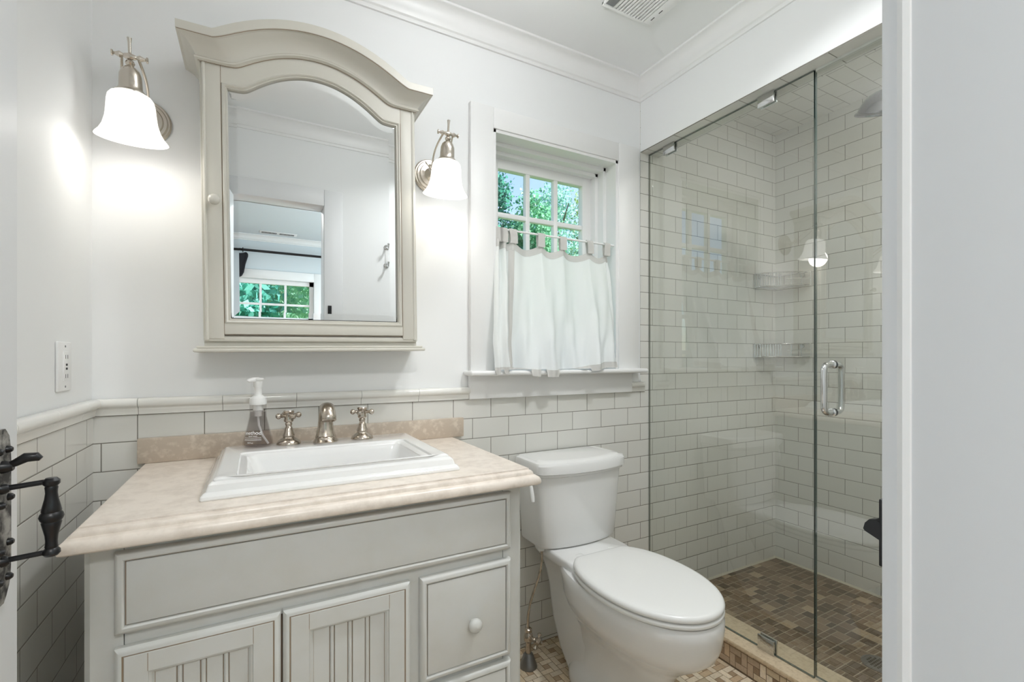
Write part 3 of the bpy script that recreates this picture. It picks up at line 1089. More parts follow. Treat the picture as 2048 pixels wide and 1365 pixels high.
vdoor(-.226, .0445, .115, .651, .018)
vdoor(.0485, .3185, .115, .651, .075)
for z0_, z1_ in ((.398, .651), (.115, .384)):
    d_ = lipped(.3435, .590, z0_, z1_, VY).build('drawer', [M['vanity'], M['glaze']], va, smooth=35)
    MB().lathe([(.007, 0), (.0065, .006), (.008, .009), (.014, .013), (.0175, .020), (.0165, .027), (.011, .032), (0, .034)], (.477, VY - .014, (z0_ + z1_) / 2 - .010), (0, -1, 0), 24).build('knob', M['vanity'], d_)

# countertop with moulded edge
CT = .885
ct = thing('countertop', 'cream limestone countertop with bullnose edge and low backsplash on the vanity', 'countertop', (.18, 1.36, VZ))
prof = [(.016, .842), (.006, .8425), (.001, .846), (-.001, .852), (.0005, .8595), (.004, .8645), (.009, .868), (.0145, .8692), (.0148, .873), (.0165, .8775), (.020, .8805), (.0235, .8818), (.0238, .885)]
CX0, CX1, CY0 = -.295, .662, 1.052
ring = lambda d, z: [(CX0 + d + (.0 if True else 0), CY0 + d, z), (CX1 - d, CY0 + d, z), (CX1 - d, YB - .001, z), (CX0 + d, YB - .001, z)]
b = MB()
b.loft([ring(d, z) for d, z in prof], True)
# top skin with the cut-out for the basin
SX0, SX1, SY0, SY1 = -.103, .469, 1.140, 1.588
o_ = ring(.024, .885)
hole = [(SX0 + .03, SY0 + .03, .885), (SX1 - .03, SY0 + .03, .885), (SX1 - .03, SY1 - .03, .885), (SX0 + .03, SY1 - .03, .885)]
b.loft([o_, hole], True)
b.loft([hole, [(x, y, .842) for x, y, z in hole]], True)
b.loft([ring(.016, .842), [(x, y, .842) for x, y, z in hole]], True)
b.build('slab', M['stone'], ct, smooth=32)
MB().box(-.290, .684, YB - .021, YB - .0005, CT, CT + .070, .0025).build('backsplash', M['splash'], ct)

# drop-in sink
sk = thing('sink', 'white rectangular drop-in basin with stepped rim set in the stone counter', 'sink', (.183, 1.36, CT))
KX0, KX1, KY0, KY1 = SX0, SX1, SY0, SY1
prof = [(.002, .8845, .004), (.000, .888, .006), (.001, .893, .006), (.006, .899, .006), (.010, .901, .006), (.011, .905, .006), (.014, .914, .007), (.020, .919, .008), (.022, .9195, .008), (.023, .923, .008), (.027, .926, .009), (.031, .927, .010)]
rings = [rrect(KX0 + d, KX1 - d, KY0 + d, KY1 - d, r_, z) for d, z, r_ in prof]
BX0, BX1, BY0, BY1 = -.020, .386, 1.176, 1.430
for d, z, r_ in ((-.022, .9265, .016), (-.018, .9265, .016), (-.015, .922, .016), (-.004, .920, .018), (.0, .917, .02), (.005, .905, .024), (.012, .88, .03), (.03, .80, .045), (.05, .775, .05), (.09, .765, .05)):
    rings.append(rrect(BX0 + d, BX1 - d, BY0 + d * .75, BY1 - d * .75, r_, z))
b = MB().loft(rings, True, False, True)
b.build('basin', M['ceramic'], sk, smooth=28)
MB().lathe([(.0, .766), (.022, .7665), (.024, .768), (.02, .770), (.018, .769), (0, .769)], (.183, 1.30, 0), n=28).build('drain', M['nickel'], sk)

# widespread faucet
fa = thing('faucet', 'antique nickel widespread faucet with cross handles on the sink deck', 'faucet', (.184, 1.512, .927))
fx, fy, fz = .184, 1.512, .9265
sp = MB()
sp.lathe([(.0355, 0), (.036, .003), (.032, .007), (.029, .010), (.0285, .014), (.025, .018)], (fx, fy, fz), n=32)
# the spout rises, bends over and faces forward
def sect(c, wx, wy, tilt, n=24):
    return [tuple(Vector(c) + Matrix.Rotation(tilt, 3, 'X') @ Vector((wx * math.cos(2 * math.pi * k / n), wy * math.sin(2 * math.pi * k / n), 0))) for k in range(n)]
st = [((0, .002, .012), .0255, .024, 0), ((0, .004, .025), .022, .022, 2), ((0, .006, .045), .019, .019, 5), ((0, .006, .065), .0175, .0175, 12), ((0, .001, .082), .017, .017, 35), ((0, -.012, .093), .0172, .0165, 65), ((0, -.030, .094), .0178, .0165, 100), ((0, -.046, .086), .018, .0165, 130), ((0, -.055, .074), .0182, .016, 152), ((0, -.058, .066), .0185, .016, 160), ((0, -.0585, .063), .017, .0145, 160)]
sp.loft([sect((fx + c[0], fy + c[1] * 1.08, fz + c[2] * 1.1), wx * 1.16, wy * 1.1, R(tl)) for c, wx, wy, tl in st], True, True, True)
sp.build('spout', M['nickel'], fa, smooth=50)


def cross_handle(x, y, rot, z=None):
    z = fz if z is None else z
    h = MB()
    h.lathe([(.0325, 0), (.033, .003), (.030, .009), (.022, .016), (.0165, .019), (.0155, .021), (.0155, .024), (.017, .026), (.0155, .031), (.0125, .038), (.0115, .046), (.009, .050), (.0075, .053), (.009, .056), (.010, .060), (.0085, .064), (.0125, .067), (.0135, .070), (.012, .075), (.012, .090), (.0145, .092), (.015, .096), (.013, .099), (0, .0995)], (x, y, z), n=28)
    o = h.build('handle', M['nickel'], fa)
    c = MB()
    for k in range(4):
        a = R(rot + 90 * k)
        dx, dy = math.cos(a), math.sin(a)
        c.lathe([(.006, .010), (.0048, .015), (.0062, .018), (.004, .020), (.0058, .022), (.0085, .027), (.0085, .031), (.005, .0355), (0, .0365)], (x, y, z + .084), (dx, dy, 0), 14)
    c.build('cross', M['nickel'], o)
    MB().lathe([(.0115, .0993), (.0110, .1003), (0, .1006)], (x, y, z), n=24).build('index_cap', M['ceramic'], o)
    return o


cross_handle(.083, 1.520, 20)
cross_handle(.291, 1.514, 65)

# soap pump
sd = thing('soap_dispenser', 'clear foaming hand soap bottle with white pump on the sink deck', 'soap dispenser', (.004, 1.523, .927))
bx, by, bz = .004, 1.523, .927
bo = [(.036, 0), (.0385, .002), (.0395, .006), (.0385, .015), (.035, .030), (.030, .050), (.026, .068), (.0222, .085), (.0215, .100), (.0215, .121), (.0205, .123)]
bottle = MB().lathe(bo, (bx, by, bz), n=40).build('bottle', M['bottle'], sd)
MB().lathe([(.034, .004), (.0365, .007), (.036, .015), (.0328, .030), (.028, .050), (.0242, .068), (.0206, .085), (.0200, .0985)], (bx, by, bz), n=40).build('liquid_soap', M['soap'], bottle)
MB().lathe([(.018, .119), (.0215, .1195), (.0222, .122), (.0222, .130), (.021, .138), (.016, .142), (.0125, .144), (.012, .146)], (bx, by, bz), n=36).build('collar', M['pump'], sd)
b = MB().lathe([(.0115, .144), (.0095, .150), (.0095, .168), (.0115, .170), (.0118, .186), (.015, .1885), (.016, .192), (.013, .195), (0, .196)], (bx, by, bz), n=30)
b.tube([(bx, by, bz + .189), (bx - .012, by - .010, bz + .1905), (bx - .023, by - .016, bz + .1885), (bx - .0245, by - .017, bz + .186)], [.0085, .0072, .0055, .005], 12)
b.build('pump_head', M['pump'], sd, smooth=45)
MB().tube([(bx, by, bz + .098), (bx, by, bz + .085), (bx + .002, by, bz + .06), (bx + .012, by - .006, bz + .03), (bx + .026, by - .012, bz + .007)], .0028, 8).build('dip_tube', M['pump'], bottle)
MB().lathe([(.0095, .086), (.0095, .10), (.013, .103), (.013, .119)], (bx, by, bz), n=24).build('pump_body', M['pump'], bottle)


def lettering(text, size, z, ang, rad, tiltdeg):
    cu_ = bpy.data.curves.new('lettering', 'FONT')
    cu_.body = text
    cu_.size = size
    cu_.align_x = 'CENTER'
    cu_.extrude = .00015
    cu_.materials.append(M['ink'])
    tmp = bpy.data.objects.new('lettering_outline', cu_)
    COL.objects.link(tmp)
    bpy.context.view_layer.update()
    me = bpy.data.meshes.new_from_object(tmp.evaluated_get(bpy.context.evaluated_depsgraph_get()))
    bpy.data.objects.remove(tmp)
    # wrap the line of print round the bottle
    for p in me.vertices:
        q = p.co.x / rad
        p.co.x, p.co.z = rad * math.sin(q), p.co.z - rad * (1 - math.cos(q))
    me.name = 'lettering'
    o = bpy.data.objects.new('lettering', me)
    COL.objects.link(o)
    o.parent = bottle
    a = R(ang)
    o.location = (rad * math.sin(a), -rad * math.cos(a), z)
    o.rotation_euler = (R(90 - tiltdeg), 0, a)
    return o


# print faces the doorway
lettering('method.', .0145, .0385, -22, .0345, 15)
lettering('hand wash', .0055, .0325, -22, .0362, 15)
lettering('10 fl oz', .0055, .0145, -30, .0405, 10)
b = MB()
for z, h, r0 in ((.0290, .0005, .0357), (.0250, .0004, .0366), (.0222, .0004, .0373)):
    pts = [((r0 + .0008) * math.sin(R(a)), -(r0 + .0008) * math.cos(R(a)), z) for a in range(-60, 17, 6)]
    b.tube(pts, h, 6)
b.build('label_rule', M['ink'], bottle, local=True)

# ------------------------------------------------------------------ toilet
TX0 = 1.108
to = thing('toilet', 'white two-piece toilet with closed lid between the vanity and the shower', 'toilet', (TX0, 1.25, 0))


def egg(yc_, af, ab, hw, nb=2.0, z=0.0, nf=2.0, n=56, cx=TX0):
    out = []
    for k in range(n):
        a = 2 * math.pi * k / n
        c, s_ = math.cos(a), math.sin(a)
        e = nb if s_ > 0 else nf
        x = hw * math.copysign(abs(c) ** (2 / e), c)
        y = (ab if s_ > 0 else af) * math.copysign(abs(s_) ** (2 / e), s_)
        out.append((cx + x, yc_ + y, z))
    return out


rings = [egg(1.26, .245, .20, .118, 3.0, 0.0, 2.6), egg(1.26, .247, .20, .120, 3.0, .012, 2.6), egg(1.26, .243, .20, .116, 3.0, .035, 2.6), egg(1.26, .225, .195, .098, 3, .062, 2.5), egg(1.25, .205, .20, .086, 2.8, .085, 2.4), egg(1.24, .20, .21, .084, 2.8, .15, 2.3), egg(1.22, .215, .22, .093, 2.8, .21, 2.2), egg(1.20, .240, .24, .116, 2.7, .25, 2.1), egg(1.18, .268, .27, .148, 2.6, .287, 2.1), egg(1.165, .282, .30, .168, 2.5, .315, 2.1), egg(1.157, .2855, .32, .177, 2.5, .345, 2.1), egg(1.152, .286, .33, .182, 2.5, .39, 2.1), egg(1.15, .284, .345, .1825, 2.5, .418, 2.1), egg(1.15, .278, .345, .177, 2.5, .429, 2.1), egg(1.15, .25, .33, .15, 2.5, .431, 2.1)]
MB().loft(rings, True, True, True).build('bowl', M['ceramic'], to, smooth=50)
# deck that carries the tank
b = MB()
dk = [(0, .0, .085, 1.22, 1.46), (0, .07, .082, 1.22, 1.54), (0, .16, .080, 1.22, 1.59), (0, .28, .084, 1.22, 1.61), (0, .34, .094, 1.22, 1.62), (0, .38, .110, 1.22, 1.62), (0, .41, .128, 1.22, 1.625), (0, .428, .142, 1.24, 1.625), (0, .452, .147, 1.30, 1.625), (0, .460, .142, 1.32, 1.62)]
b.loft([rrect(TX0 - w_, TX0 + w_, y0_, y1_, .06, z_) for _, z_, w_, y0_, y1_ in dk], True, True, True)
b.build('deck', M['ceramic'], to, smooth=50)


def tankring(hw, yf, bow, z, r_=.035):
    """flat back, bowed front, rounded corners"""
    yb_ = YB - .018
    pts = []
    for k in range(7):
        a = R(90 * k / 6)
        pts.append((TX0 + hw - .018 + .018 * math.cos(a), yb_ - .018 + .018 * math.sin(a), z))
    for k in range(7):
        a = R(90 + 90 * k / 6)
        pts.append((TX0 - hw + .018 + .018 * math.cos(a), yb_ - .018 + .018 * math.sin(a), z))
    for k in range(7):
        a = R(180 + 70 * k / 6)
        pts.append((TX0 - hw + r_ + r_ * math.cos(a), yf + bow + r_ + r_ * math.sin(a), z))
    for k in range(1, 12):
        q = -1 + 2 * k / 12
        pts.append((TX0 + q * (hw - r_ * .65), yf + bow * q * q, z))
    for k in range(7):
        a = R(290 + 70 * k / 6)
        pts.append((TX0 + hw - r_ + r_ * math.cos(a), yf + bow + r_ + r_ * math.sin(a), z))
    return pts


tk = MB().loft([tankring(.165, 1.455, .02, .463), tankring(.176, 1.440, .025, .466), tankring(.180, 1.436, .026, .475), tankring(.188, 1.428, .028, .60), tankring(.197, 1.420, .030, .738)], True, True, True).build('tank', M['ceramic'], to, smooth=40)
MB().loft([tankring(.198, 1.417, .030, .736), tankring(.203, 1.411, .031, .739), tankring(.203, 1.411, .031, .747), tankring(.209, 1.403, .032, .751), tankring(.209, 1.403, .032, .780), tankring(.205, 1.408, .032, .789), tankring(.193, 1.422, .031, .7915), tankring(.190, 1.426, .031, .794), tankring(.17, 1.45, .03, .7945)], True, True, True).build('tank_lid', M['ceramic'], to, smooth=32)
b = MB().lathe([(.012, 0), (.0135, .004), (.012, .009), (.007, .012), (.006, .018)], (TX0 - .196, 1.500, .715), (-1, 0, 0), 20)
lv = b.build('flush_lever', M['chrome'], to)
MB().tube([(TX0 - .214, 1.500, .715), (TX0 - .216, 1.485, .700), (TX0 - .217, 1.475, .668), (TX0 - .217, 1.472, .650)], [.006, .007, .0085, .0075], 10).build('lever_arm', M['seat'], lv)
se = lambda d, z, yb0=1.362: [(x, min(y, yb0 - d), zz_) for x, y, zz_ in egg(1.135, .268 - d, .26 - d, .1865 - d, 2.35, z, 2.05, 72)]
MB().loft([se(.006, .4325), se(.001, .435), se(0, .440), se(.001, .4455), se(.005, .448), se(.03, .4485)], True, True, True).build('seat', M['seat'], to, smooth=50)
MB().loft([se(.007, .4505), se(.001, .453), se(.0, .458), se(.002, .464), se(.007, .4685), se(.016, .4705), se(.05, .4715), se(.10, .472)], True, True, True).build('lid', M['seat'], to, smooth=50)
for s in (-1, 1):
    MB().box(TX0 + s * .075 - .018, TX0 + s * .075 + .018, 1.352, 1.392, .430, .462, .008, 3).build('hinge', M['seat'], to)
    MB().lathe([(.017, 0), (.0175, .006), (.014, .016), (0, .022)], (TX0 + s * .100, 1.24, .046), (s * .5, 0, 1), 20).build('bolt_cap', M['seat'], to)

# water supply for the toilet
ws = thing('supply_valve', 'nickel toilet supply valve with cross handle rising from the mosaic floor', 'valve', (.912, 1.54, 0))
vx, vy = .912, 1.540
MB().lathe([(.034, 0), (.034, .003), (.031, .012), (.019, .046), (.014, .052), (.0, .053)], (vx, vy, 0), n=28).build('floor_flange', M['steel'], ws)
MB().tube([(vx, vy, .04), (vx, vy, .10)], .0105, 14).build('riser', M['nickel'], ws)
b = MB().lathe([(.012, 0), (.017, .006), (.0185, .018), (.016, .030), (.012, .036), (.014, .040), (.014, .048), (.010, .052), (.0, .053)], (vx, vy, .095), n=24)
b.tube([(vx, vy, .113), (vx + .012, vy - .035, .113)], .008, 12)
vb = b.build('valve_body', M['nickel'], ws)
c = MB()
hx, hy, hz = vx + .014, vy - .042, .113
dn = Vector((.33, -.94, 0)).normalized()
c.lathe([(.011, -.008), (.014, -.003), (.014, .005), (.008, .010), (0, .011)], (hx, hy, hz), tuple(dn), 18)
sd_ = Vector((dn.y, -dn.x, 0))
for k in range(4):
    a = R(35 + 90 * k)
    dv = sd_ * math.cos(a) + Vector((0, 0, 1)) * math.sin(a)
    c.lathe([(.0055, .008), (.004, .016), (.0075, .022), (.0075, .027), (0, .031)], (hx, hy, hz), tuple(dv), 12)
c.build('cross_handle', M['nickel'], ws)
pts = []
for k in range(25):
    q = k / 24
    e = q * q * (3 - 2 * q)
    pts.append((vx + .040 * e - .006 * math.sin(math.pi * 2 * q), vy - .030 * e, .145 + .31 * q))
MB().tube(pts, .0052, 10).build('hose', M['nickel'], ws)
MB().lathe([(.012, .447), (.0135, .450), (.0135, .462)], (vx + .040, vy - .030, 0), n=16).build('coupling_nut', M['seat'], ws)

# ------------------------------------------------------------------ shower glass
GT = .005
HZ = HB
gp = thing('glass_screen', 'fixed frameless glass shower panel beside the toilet', 'glass panel', (XG, 1.27, CB))


def glass_pane(x, y0_, y1_, z0_, z1_):
    mb = MB()
    v = [(xx, yy, zz_) for xx in (x - GT, x + GT) for yy in (y0_, y1_) for zz_ in (z0_, z1_)]
    mb.add(v, [(0, 1, 3, 2), (4, 6, 7, 5)], 0)
    mb.add(v, [(0, 4, 5, 1), (2, 3, 7, 6), (0, 2, 6, 4), (1, 5, 7, 3)], 1)
    return mb


YSPLIT = .893
glass_pane(XG, YSPLIT + .0015, YB - .002, CB + .002, HZ - .002).build('glass', [M['glass'], M['edge']], gp, smooth=0)
for (ya_, yb_, za_, zb_) in ((1.489, 1.554, HZ - .042, HZ), (1.029, 1.092, HZ - .042, HZ), (1.029, 1.092, CB, CB + .052)):
    b = MB()
    b.box(XG - GT - .008, XG - GT - .0005, ya_, yb_, za_, zb_, .0015)
    b.box(XG + GT + .0005, XG + GT + .008, ya_, yb_, za_, zb_, .0015)
    zm = zb_ if zb_ > 1 else za_
    b.box(XG - GT - .007, XG + GT + .007, ya_ + .001, yb_ - .001, zm - .0015 if zm > 1 else zm + .0001, zm - .0001 if zm > 1 else zm + .0015)
    b.build('clip', M['chrome'], gp)
MB().box(XG - .003, XG + .003, YB - .003, YB - .0002, CB, HZ - .001).build('silicone_seam', principled('grey_seam', rgb(110, 110, 98), .6), gp, smooth=0)

gd = thing('shower_door', 'frameless glass shower door with chrome ladder pull', 'shower door', (XG, .55, CB))
glass_pane(XG, .20, YSPLIT - .0035, CB + .010, HZ - .010).build('glass', [M['glass'], M['edge']], gd, smooth=0)
MB().box(XG - .004, XG + .010, .20, YSPLIT - .004, HZ - .0105, HZ - .0005).build('header_seal', principled('clear_seal', rgb(200, 202, 196), .4), gd, smooth=0)
MB().box(XG - .006, XG + .006, .20, YSPLIT - .004, CB + .0005, CB + .0095).build('bottom_seal', principled('clear_sweep', rgb(198, 194, 180), .3), gd, smooth=0)
MB().box(XG - .001, XG + .006, YSPLIT - .003, YSPLIT, HZ - .16, HZ - .003).build('strike_seal', principled('dark_seal', rgb(52, 56, 54), .5), gd, smooth=0)
for s in (-1, 1):
    x0_ = XG + s * GT
    xo = XG + s * .052
    zc0, zc1 = CZ - .178, CZ - .022
    yh = .838
    rr = .022
    pts = [(x0_, yh, zc1)]
    for k in range(7):
        a = R(90 * k / 6)
        pts.append((xo - s * rr + s * rr * math.sin(a), yh, zc1 - rr + rr * math.cos(a)))
    for k in range(7):
        a = R(90 * k / 6)
        pts.append((xo - s * rr + s * rr * math.cos(a), yh, zc0 + rr - rr * math.sin(a)))
    pts.append((x0_, yh, zc0))
    b = MB().tube(pts, .0095, 18)
    for z_ in (zc0, zc1): b.lathe([(.0135, 0), (.0135, .003), (.011, .005), (.0095, .005)], (x0_, yh, z_), (s, 0, 0), 24)
    b.build('pull_handle', M['chrome'], gd, smooth=50)

# corner baskets of chrome wire
def basket(z):
    bs = thing('corner_basket', 'chrome wire corner basket in the shower, the %s of the two' % ('lower' if z < 1.4 else 'upper'), 'shower basket', (XS - .1, YB - .1, z), group='chrome wire corner baskets in the shower')
    L = .205
    a0, a1, cn = Vector((XS - L, YB - .012, 0)), Vector((XS - .012, YB - L, 0)), Vector((XS - .012, YB - .012, 0))
    mid = (a0 + a1) / 2 + Vector((-.03, -.03, 0))
    fr_ = [a0 * (1 - q) ** 2 + mid * 2 * q * (1 - q) + a1 * q * q for q in [k / 16 for k in range(17)]]
    outl_ = fr_ + [cn]
    h = .072
    b = MB()
    for zz_ in (z, z + h):
        b.tube([(p.x, p.y, zz_) for p in outl_], .0032, 8, closed=True)
    b.build('rim', M['chrome'], bs)
    b = MB()
    for k in range(0, 11):
        p = fr_[0] + (fr_[8] - fr_[0]) * k / 10 if False else a0 * (1 - k / 22) ** 2 + mid * 2 * (k / 22) * (1 - k / 22) + a1 * (k / 22) ** 2
        b.tube([(p.x, p.y, z), (p.x, p.y, z + h)], .0017, 6)
    for k in (14, 18, 22):
        q = k / 22
        p = a0 * (1 - q) ** 2 + mid * 2 * q * (1 - q) + a1 * q * q
        b.tube([(p.x, p.y, z), (p.x, p.y, z + h)], .0017, 6)
    b.tube([(p.x, p.y, z + h * .5) for p in fr_[9:]], .0017, 6)
    for k in range(1, 14):
        q = k / 14
        p0 = a0 + (cn - a0) * q
        p1 = a0 * (1 - q) ** 2 + mid * 2 * q * (1 - q) + a1 * q * q
        b.tube([(p0.x, p0.y, z), (p1.x, p1.y, z)], .0015, 6)
    b.build('wire', M['chrome'], bs)
    for p in (a0 + Vector((.05, .006, 0)), a1 + Vector((.006, .05, 0))):
        dvec = (0, 1, 0) if abs(p.y - YB) < .05 else (1, 0, 0)
        MB().lathe([(.012, 0), (.012, .006)], (p.x if dvec[1] else XS - .0065, YB - .0065 if dvec[1] else p.y, z + h - .012), dvec, 16).build('wall_boss', M['chrome'], bs)


basket(CZ + .005)
basket(CZ + .395)

# shower head
sh = thing('rain_shower', 'large round chrome rain shower head seen past the door jamb', 'shower head', (2.16, .93, CZ + .98))
c0 = Vector((2.150, .90, CZ + .955))
ax = Vector((-.42, -.36, 1)).normalized()
MB().lathe([(0, .004), (.080, .004), (.092, .001), (.098, -.002), (.102, .000), (.1025, .005), (.099, .010), (.094, .012), (.090, .026), (.080, .048), (.064, .066), (.044, .078), (.022, .085), (.016, .092), (.016, .112), (0, .114)], tuple(c0), tuple(ax), 48).build('rose', principled('grey_chrome', rgb(150, 150, 153), .10, 1.0), sh, smooth=35)
e = c0 + ax * .11
MB().tube([tuple(e), tuple(e + ax * .03), (e.x - .02, e.y - .10, e.z + .09), (e.x - .02, e.y - .30, e.z + .11), (e.x - .02, .151, e.z + .06)], .010, 12).build('arm', M['chrome'], sh)
MB().lathe([(.03, 0), (.03, .005), (.014, .012)], (e.x - .02, .15, e.z + .06), (0, 1, 0), 24).build('flange', M['chrome'], sh)
dr = thing('shower_drain', 'round grey metal drain grate in the brown shower floor', 'drain', (2.06, .885, .0225))
MB().lathe([(.056, 0), (.056, .003), (.052, .0045), (.046, .004), (.0, .004)], (2.06, .885, .0225), n=40).build('rim', M['steel'], dr)
b = MB()
for i in range(-3, 4):
    for j in range(-3, 4):
        if i * i + j * j < 11: b.box(2.06 + i * .011 - .0035, 2.06 + i * .011 + .0035, .885 + j * .011 - .0035, .885 + j * .011 + .0035, .0262, .0268)
b.build('grate_holes', M['slot'], dr, smooth=0)

# ------------------------------------------------------------------ outlet on the side wall
ou = thing('wall_outlet', 'white electrical outlet plate on the plaster above the tiled side wall', 'outlet', (XL, 1.43, CZ - .02))
xo = XL - .003
MB().box(xo, xo + .006, 1.387, 1.472, CZ - .076, CZ + .036, .0025).build('cover_plate', M['plastic'], ou)
MB().box(xo + .004, xo + .0085, 1.413, 1.446, CZ - .054, CZ + .014, .0015).build('receptacle', M['plastic'], ou)
b = MB()
for z_ in (CZ - .042, CZ + .002):
    for y_ in (1.423, 1.436): b.box(xo + .008, xo + .0088, y_ - .001, y_ + .001, z_ - .0045, z_ + .0045)
for z_ in (CZ - .025, CZ - .016): b.box(xo + .008, xo + .0089, 1.424, 1.435, z_ - .0025, z_ + .0025)
b.build('slots', M['slot'], ou, smooth=0)
for z_ in (CZ - .066, CZ + .026): MB().lathe([(.0025, 0), (.0025, .0008), (0, .001)], (xo + .006, 1.4295, z_), (1, 0, 0), 12).build('screw', M['steel'], ou)

# ------------------------------------------------------------------ the open door with its iron latch
d1 = struct('door_1', (-.33, YF, 0))
DX0, DX1 = -.312, -.2755
DY0, DY1 = YF + .005, .851
b = MB()
b.box(DX0, DX1, DY0, DY1, .008, DH - .01, .002)
b.build('door_leaf', M['door'], d1)
b = MB()
for z_ in (.25, 1.0, 1.78): b.tube([(-.318, DY0 - .001, z_ - .045), (-.318, DY0 - .001, z_ + .045)], .006, 10)
b.build('hinge', M['iron'], d1)
la = thing('door_latch', 'black iron thumb latch and turned grip on worn plate of the open door', 'door handle', (DX1, .80, 1.0))
yl = .800
b = MB()
pl = [(yl + q * w_, z_) for q, seq in ((1, ((.008, 1.092), (.013, 1.088), (.019, 1.082), (.022, 1.070), (.024, 1.05), (.024, .93), (.022, .905), (.018, .895), (.010, .884), (.004, .878))), (-1, ((.004, .878), (.010, .884), (.018, .895), (.022, .905), (.024, .93), (.024, 1.05), (.022, 1.070), (.019, 1.082), (.013, 1.088), (.008, 1.092)))) for w_, z_ in seq]
b.prism(pl, 'x', DX1, DX1 + .003)
b.build('backplate', M['oldiron'], la)
for y_, z_ in ((.012, 1.066), (-.012, 1.066), (.016, 1.006), (-.006, 1.000), (.015, .950), (-.008, .944), (.012, .908), (-.012, .908)):
    MB().lathe([(.0048, 0), (.0045, .003), (.0025, .0055), (0, .006)], (DX1 + .003, yl + y_, z_), (1, 0, 0), 12).build('rivet', M['iron'], la)
b = MB()
b.lathe([(.008, 0), (.007, .006), (.0045, .01)], (DX1 + .003, yl, 1.046), (1, 0, 0), 14)
b.tube([(DX1 + .004, yl, 1.046), (DX1 + .014, yl, 1.050), (DX1 + .024, yl, 1.056), (DX1 + .034, yl, 1.056), (DX1 + .038, yl, 1.053)], [.0035, .0045, .0060, .0055, .003], 12)
b.build('thumb_lever', M['iron'], la)
gxx = DX1 + .0475
b = MB()
zt_, zb_ = 1.029, .929
for z_, dz in ((1.0235, .0005), (.9345, -.0005)):
    b = MB().tube([(DX1 + .001, yl, z_ - .004 * (1 if z_ > 1 else .8)), (gxx - .004, yl, z_)], .0034, 10)
    b.lathe([(.007, 0), (.006, .004), (.0035, .007)], (DX1 + .003, yl, z_ - .004), (1, 0, 0), 14)
    b.build('bracket', M['iron'], la)
gp_ = [(0, .100), (.0055, .0995), (.0085, .096), (.0085, .092), (.006, .089), (.0066, .0875), (.0062, .084), (.0060, .080), (.0068, .073), (.0088, .064), (.0100, .058), (.0095, .0565), (.0112, .054), (.0122, .0505), (.0112, .047), (.0095, .0445), (.0100, .043), (.0085, .036), (.0066, .027), (.0060, .020), (.0062, .015), (.0066, .0125), (.006, .011), (.0085, .008), (.0088, .004), (.0065, .001), (0, 0)]
MB().lathe([(r_, h) for r_, h in gp_][::-1], (gxx, yl, .9285), n=28).build('grip', M['iron'], la)

# keeper for the latch and a bolt socket on the casing of the doorway
kp = thing('latch_keeper', 'black iron latch keeper sticking out from the door casing', 'latch keeper', (JX1 + .02, YF, 1.07))
b = MB().box(JX1 + .006, JX1 + .032, YF, YF + .003, 1.047, 1.090, .001)
b.build('keeper_plate', M['iron'], kp)
b = MB()
b.prism([(YF + .002, 1.0635), (YF + .002, 1.0745), (YF + .0045, 1.0765), (YF + .008, 1.0755), (YF + .0105, 1.0725), (YF + .0115, 1.0685), (YF + .0105, 1.0672)], 'x', JX1 + .006, JX1 + .012)
b.build('hook', M['iron'], kp)
bk = MB().box(JX1 + .020, JX1 + .040, YF, YF + .006, CZ + .215, CZ + .280, .0015).build('bolt_socket', M['iron'])
tag(bk, 'small black iron bolt socket on the doorway casing, seen in the mirror', 'bolt socket')

# robe hook on the front wall, seen in the mirror
rh = thing('robe_hook', 'small chrome double robe hook on the wall beside the doorway, seen in the mirror', 'hook', (.70, YF - .016, CZ + .60))
for z_ in (.655, .545):
    b = MB().lathe([(.016, 0), (.016, .004), (.008, .008), (.006, .02)], (.70, YF - .016, CZ + z_), (0, 1, 0), 18)
    b.tube([(.70, YF + .0, CZ + z_), (.70, YF + .02, CZ + z_ - .012), (.70, YF + .035, CZ + z_ - .008), (.70, YF + .038, CZ + z_ + .008)], .005, 10)
    b.sphere((.70, YF + .038, CZ + z_ + .01), .007, 12)
    b.build('prong', M['chrome'], rh)
MB().box(.693, .707, YF - .0158, YF - .012, CZ + .535, CZ + .668, .001).build('bar', M['trim'], rh)

# ------------------------------------------------------------------ bedroom beyond the doorway, seen in the mirror
BX0_, BX1_, BYF = -2.6, 2.2, -3.0
W2 = (-.26, .60, .95, 2.005)
MB().box(BX0_ - .1, BX1_ + .1, BYF - .2, .0, -.06, -.01).build('floor_bedroom', M['wood'], props=ST, smooth=0)
MB().box(BX0_ - .1, BX1_ + .1, BYF - .2, YJ, ZC + .02, ZC + .1).build('ceiling_bedroom', M['bedwall'], props=ST, smooth=0)
b = MB()
b.box(BX0_, W2[0], BYF - .15, BYF, -.05, ZC + .05)
b.box(W2[1], BX1_, BYF - .15, BYF, -.05, ZC + .05)
b.box(W2[0], W2[1], BYF - .15, BYF, W2[3], ZC + .05)
b.box(W2[0], W2[1], BYF - .15, BYF, -.05, W2[2])
b.build('wall_bedroom_far', M['bedwall'], props=ST, smooth=0)
MB().box(BX0_ - .1, BX0_, BYF - .15, YJ, -.05, ZC + .05).build('wall_bedroom_left', M['bedwall'], props=ST, smooth=0)
b = MB()
b.box(BX1_, BX1_ + .1, BYF - .15, -2.2, -.05, ZC + .05)
b.box(BX1_, BX1_ + .1, -.7, YJ, -.05, ZC + .05)
b.box(BX1_, BX1_ + .1, -2.2, -.7, -.05, .7)
b.box(BX1_, BX1_ + .1, -2.2, -.7, 2.2, ZC + .05)
b.build('wall_bedroom_right', M['bedwall'], props=ST, smooth=0)
b = MB()
b.box(BX0_ - .1, XL - .1, YJ - .001, YJ + .1, -.05, ZC + .05)
b.box(XS, BX1_, YJ - .001, YJ + .1, -.05, ZC + .05)
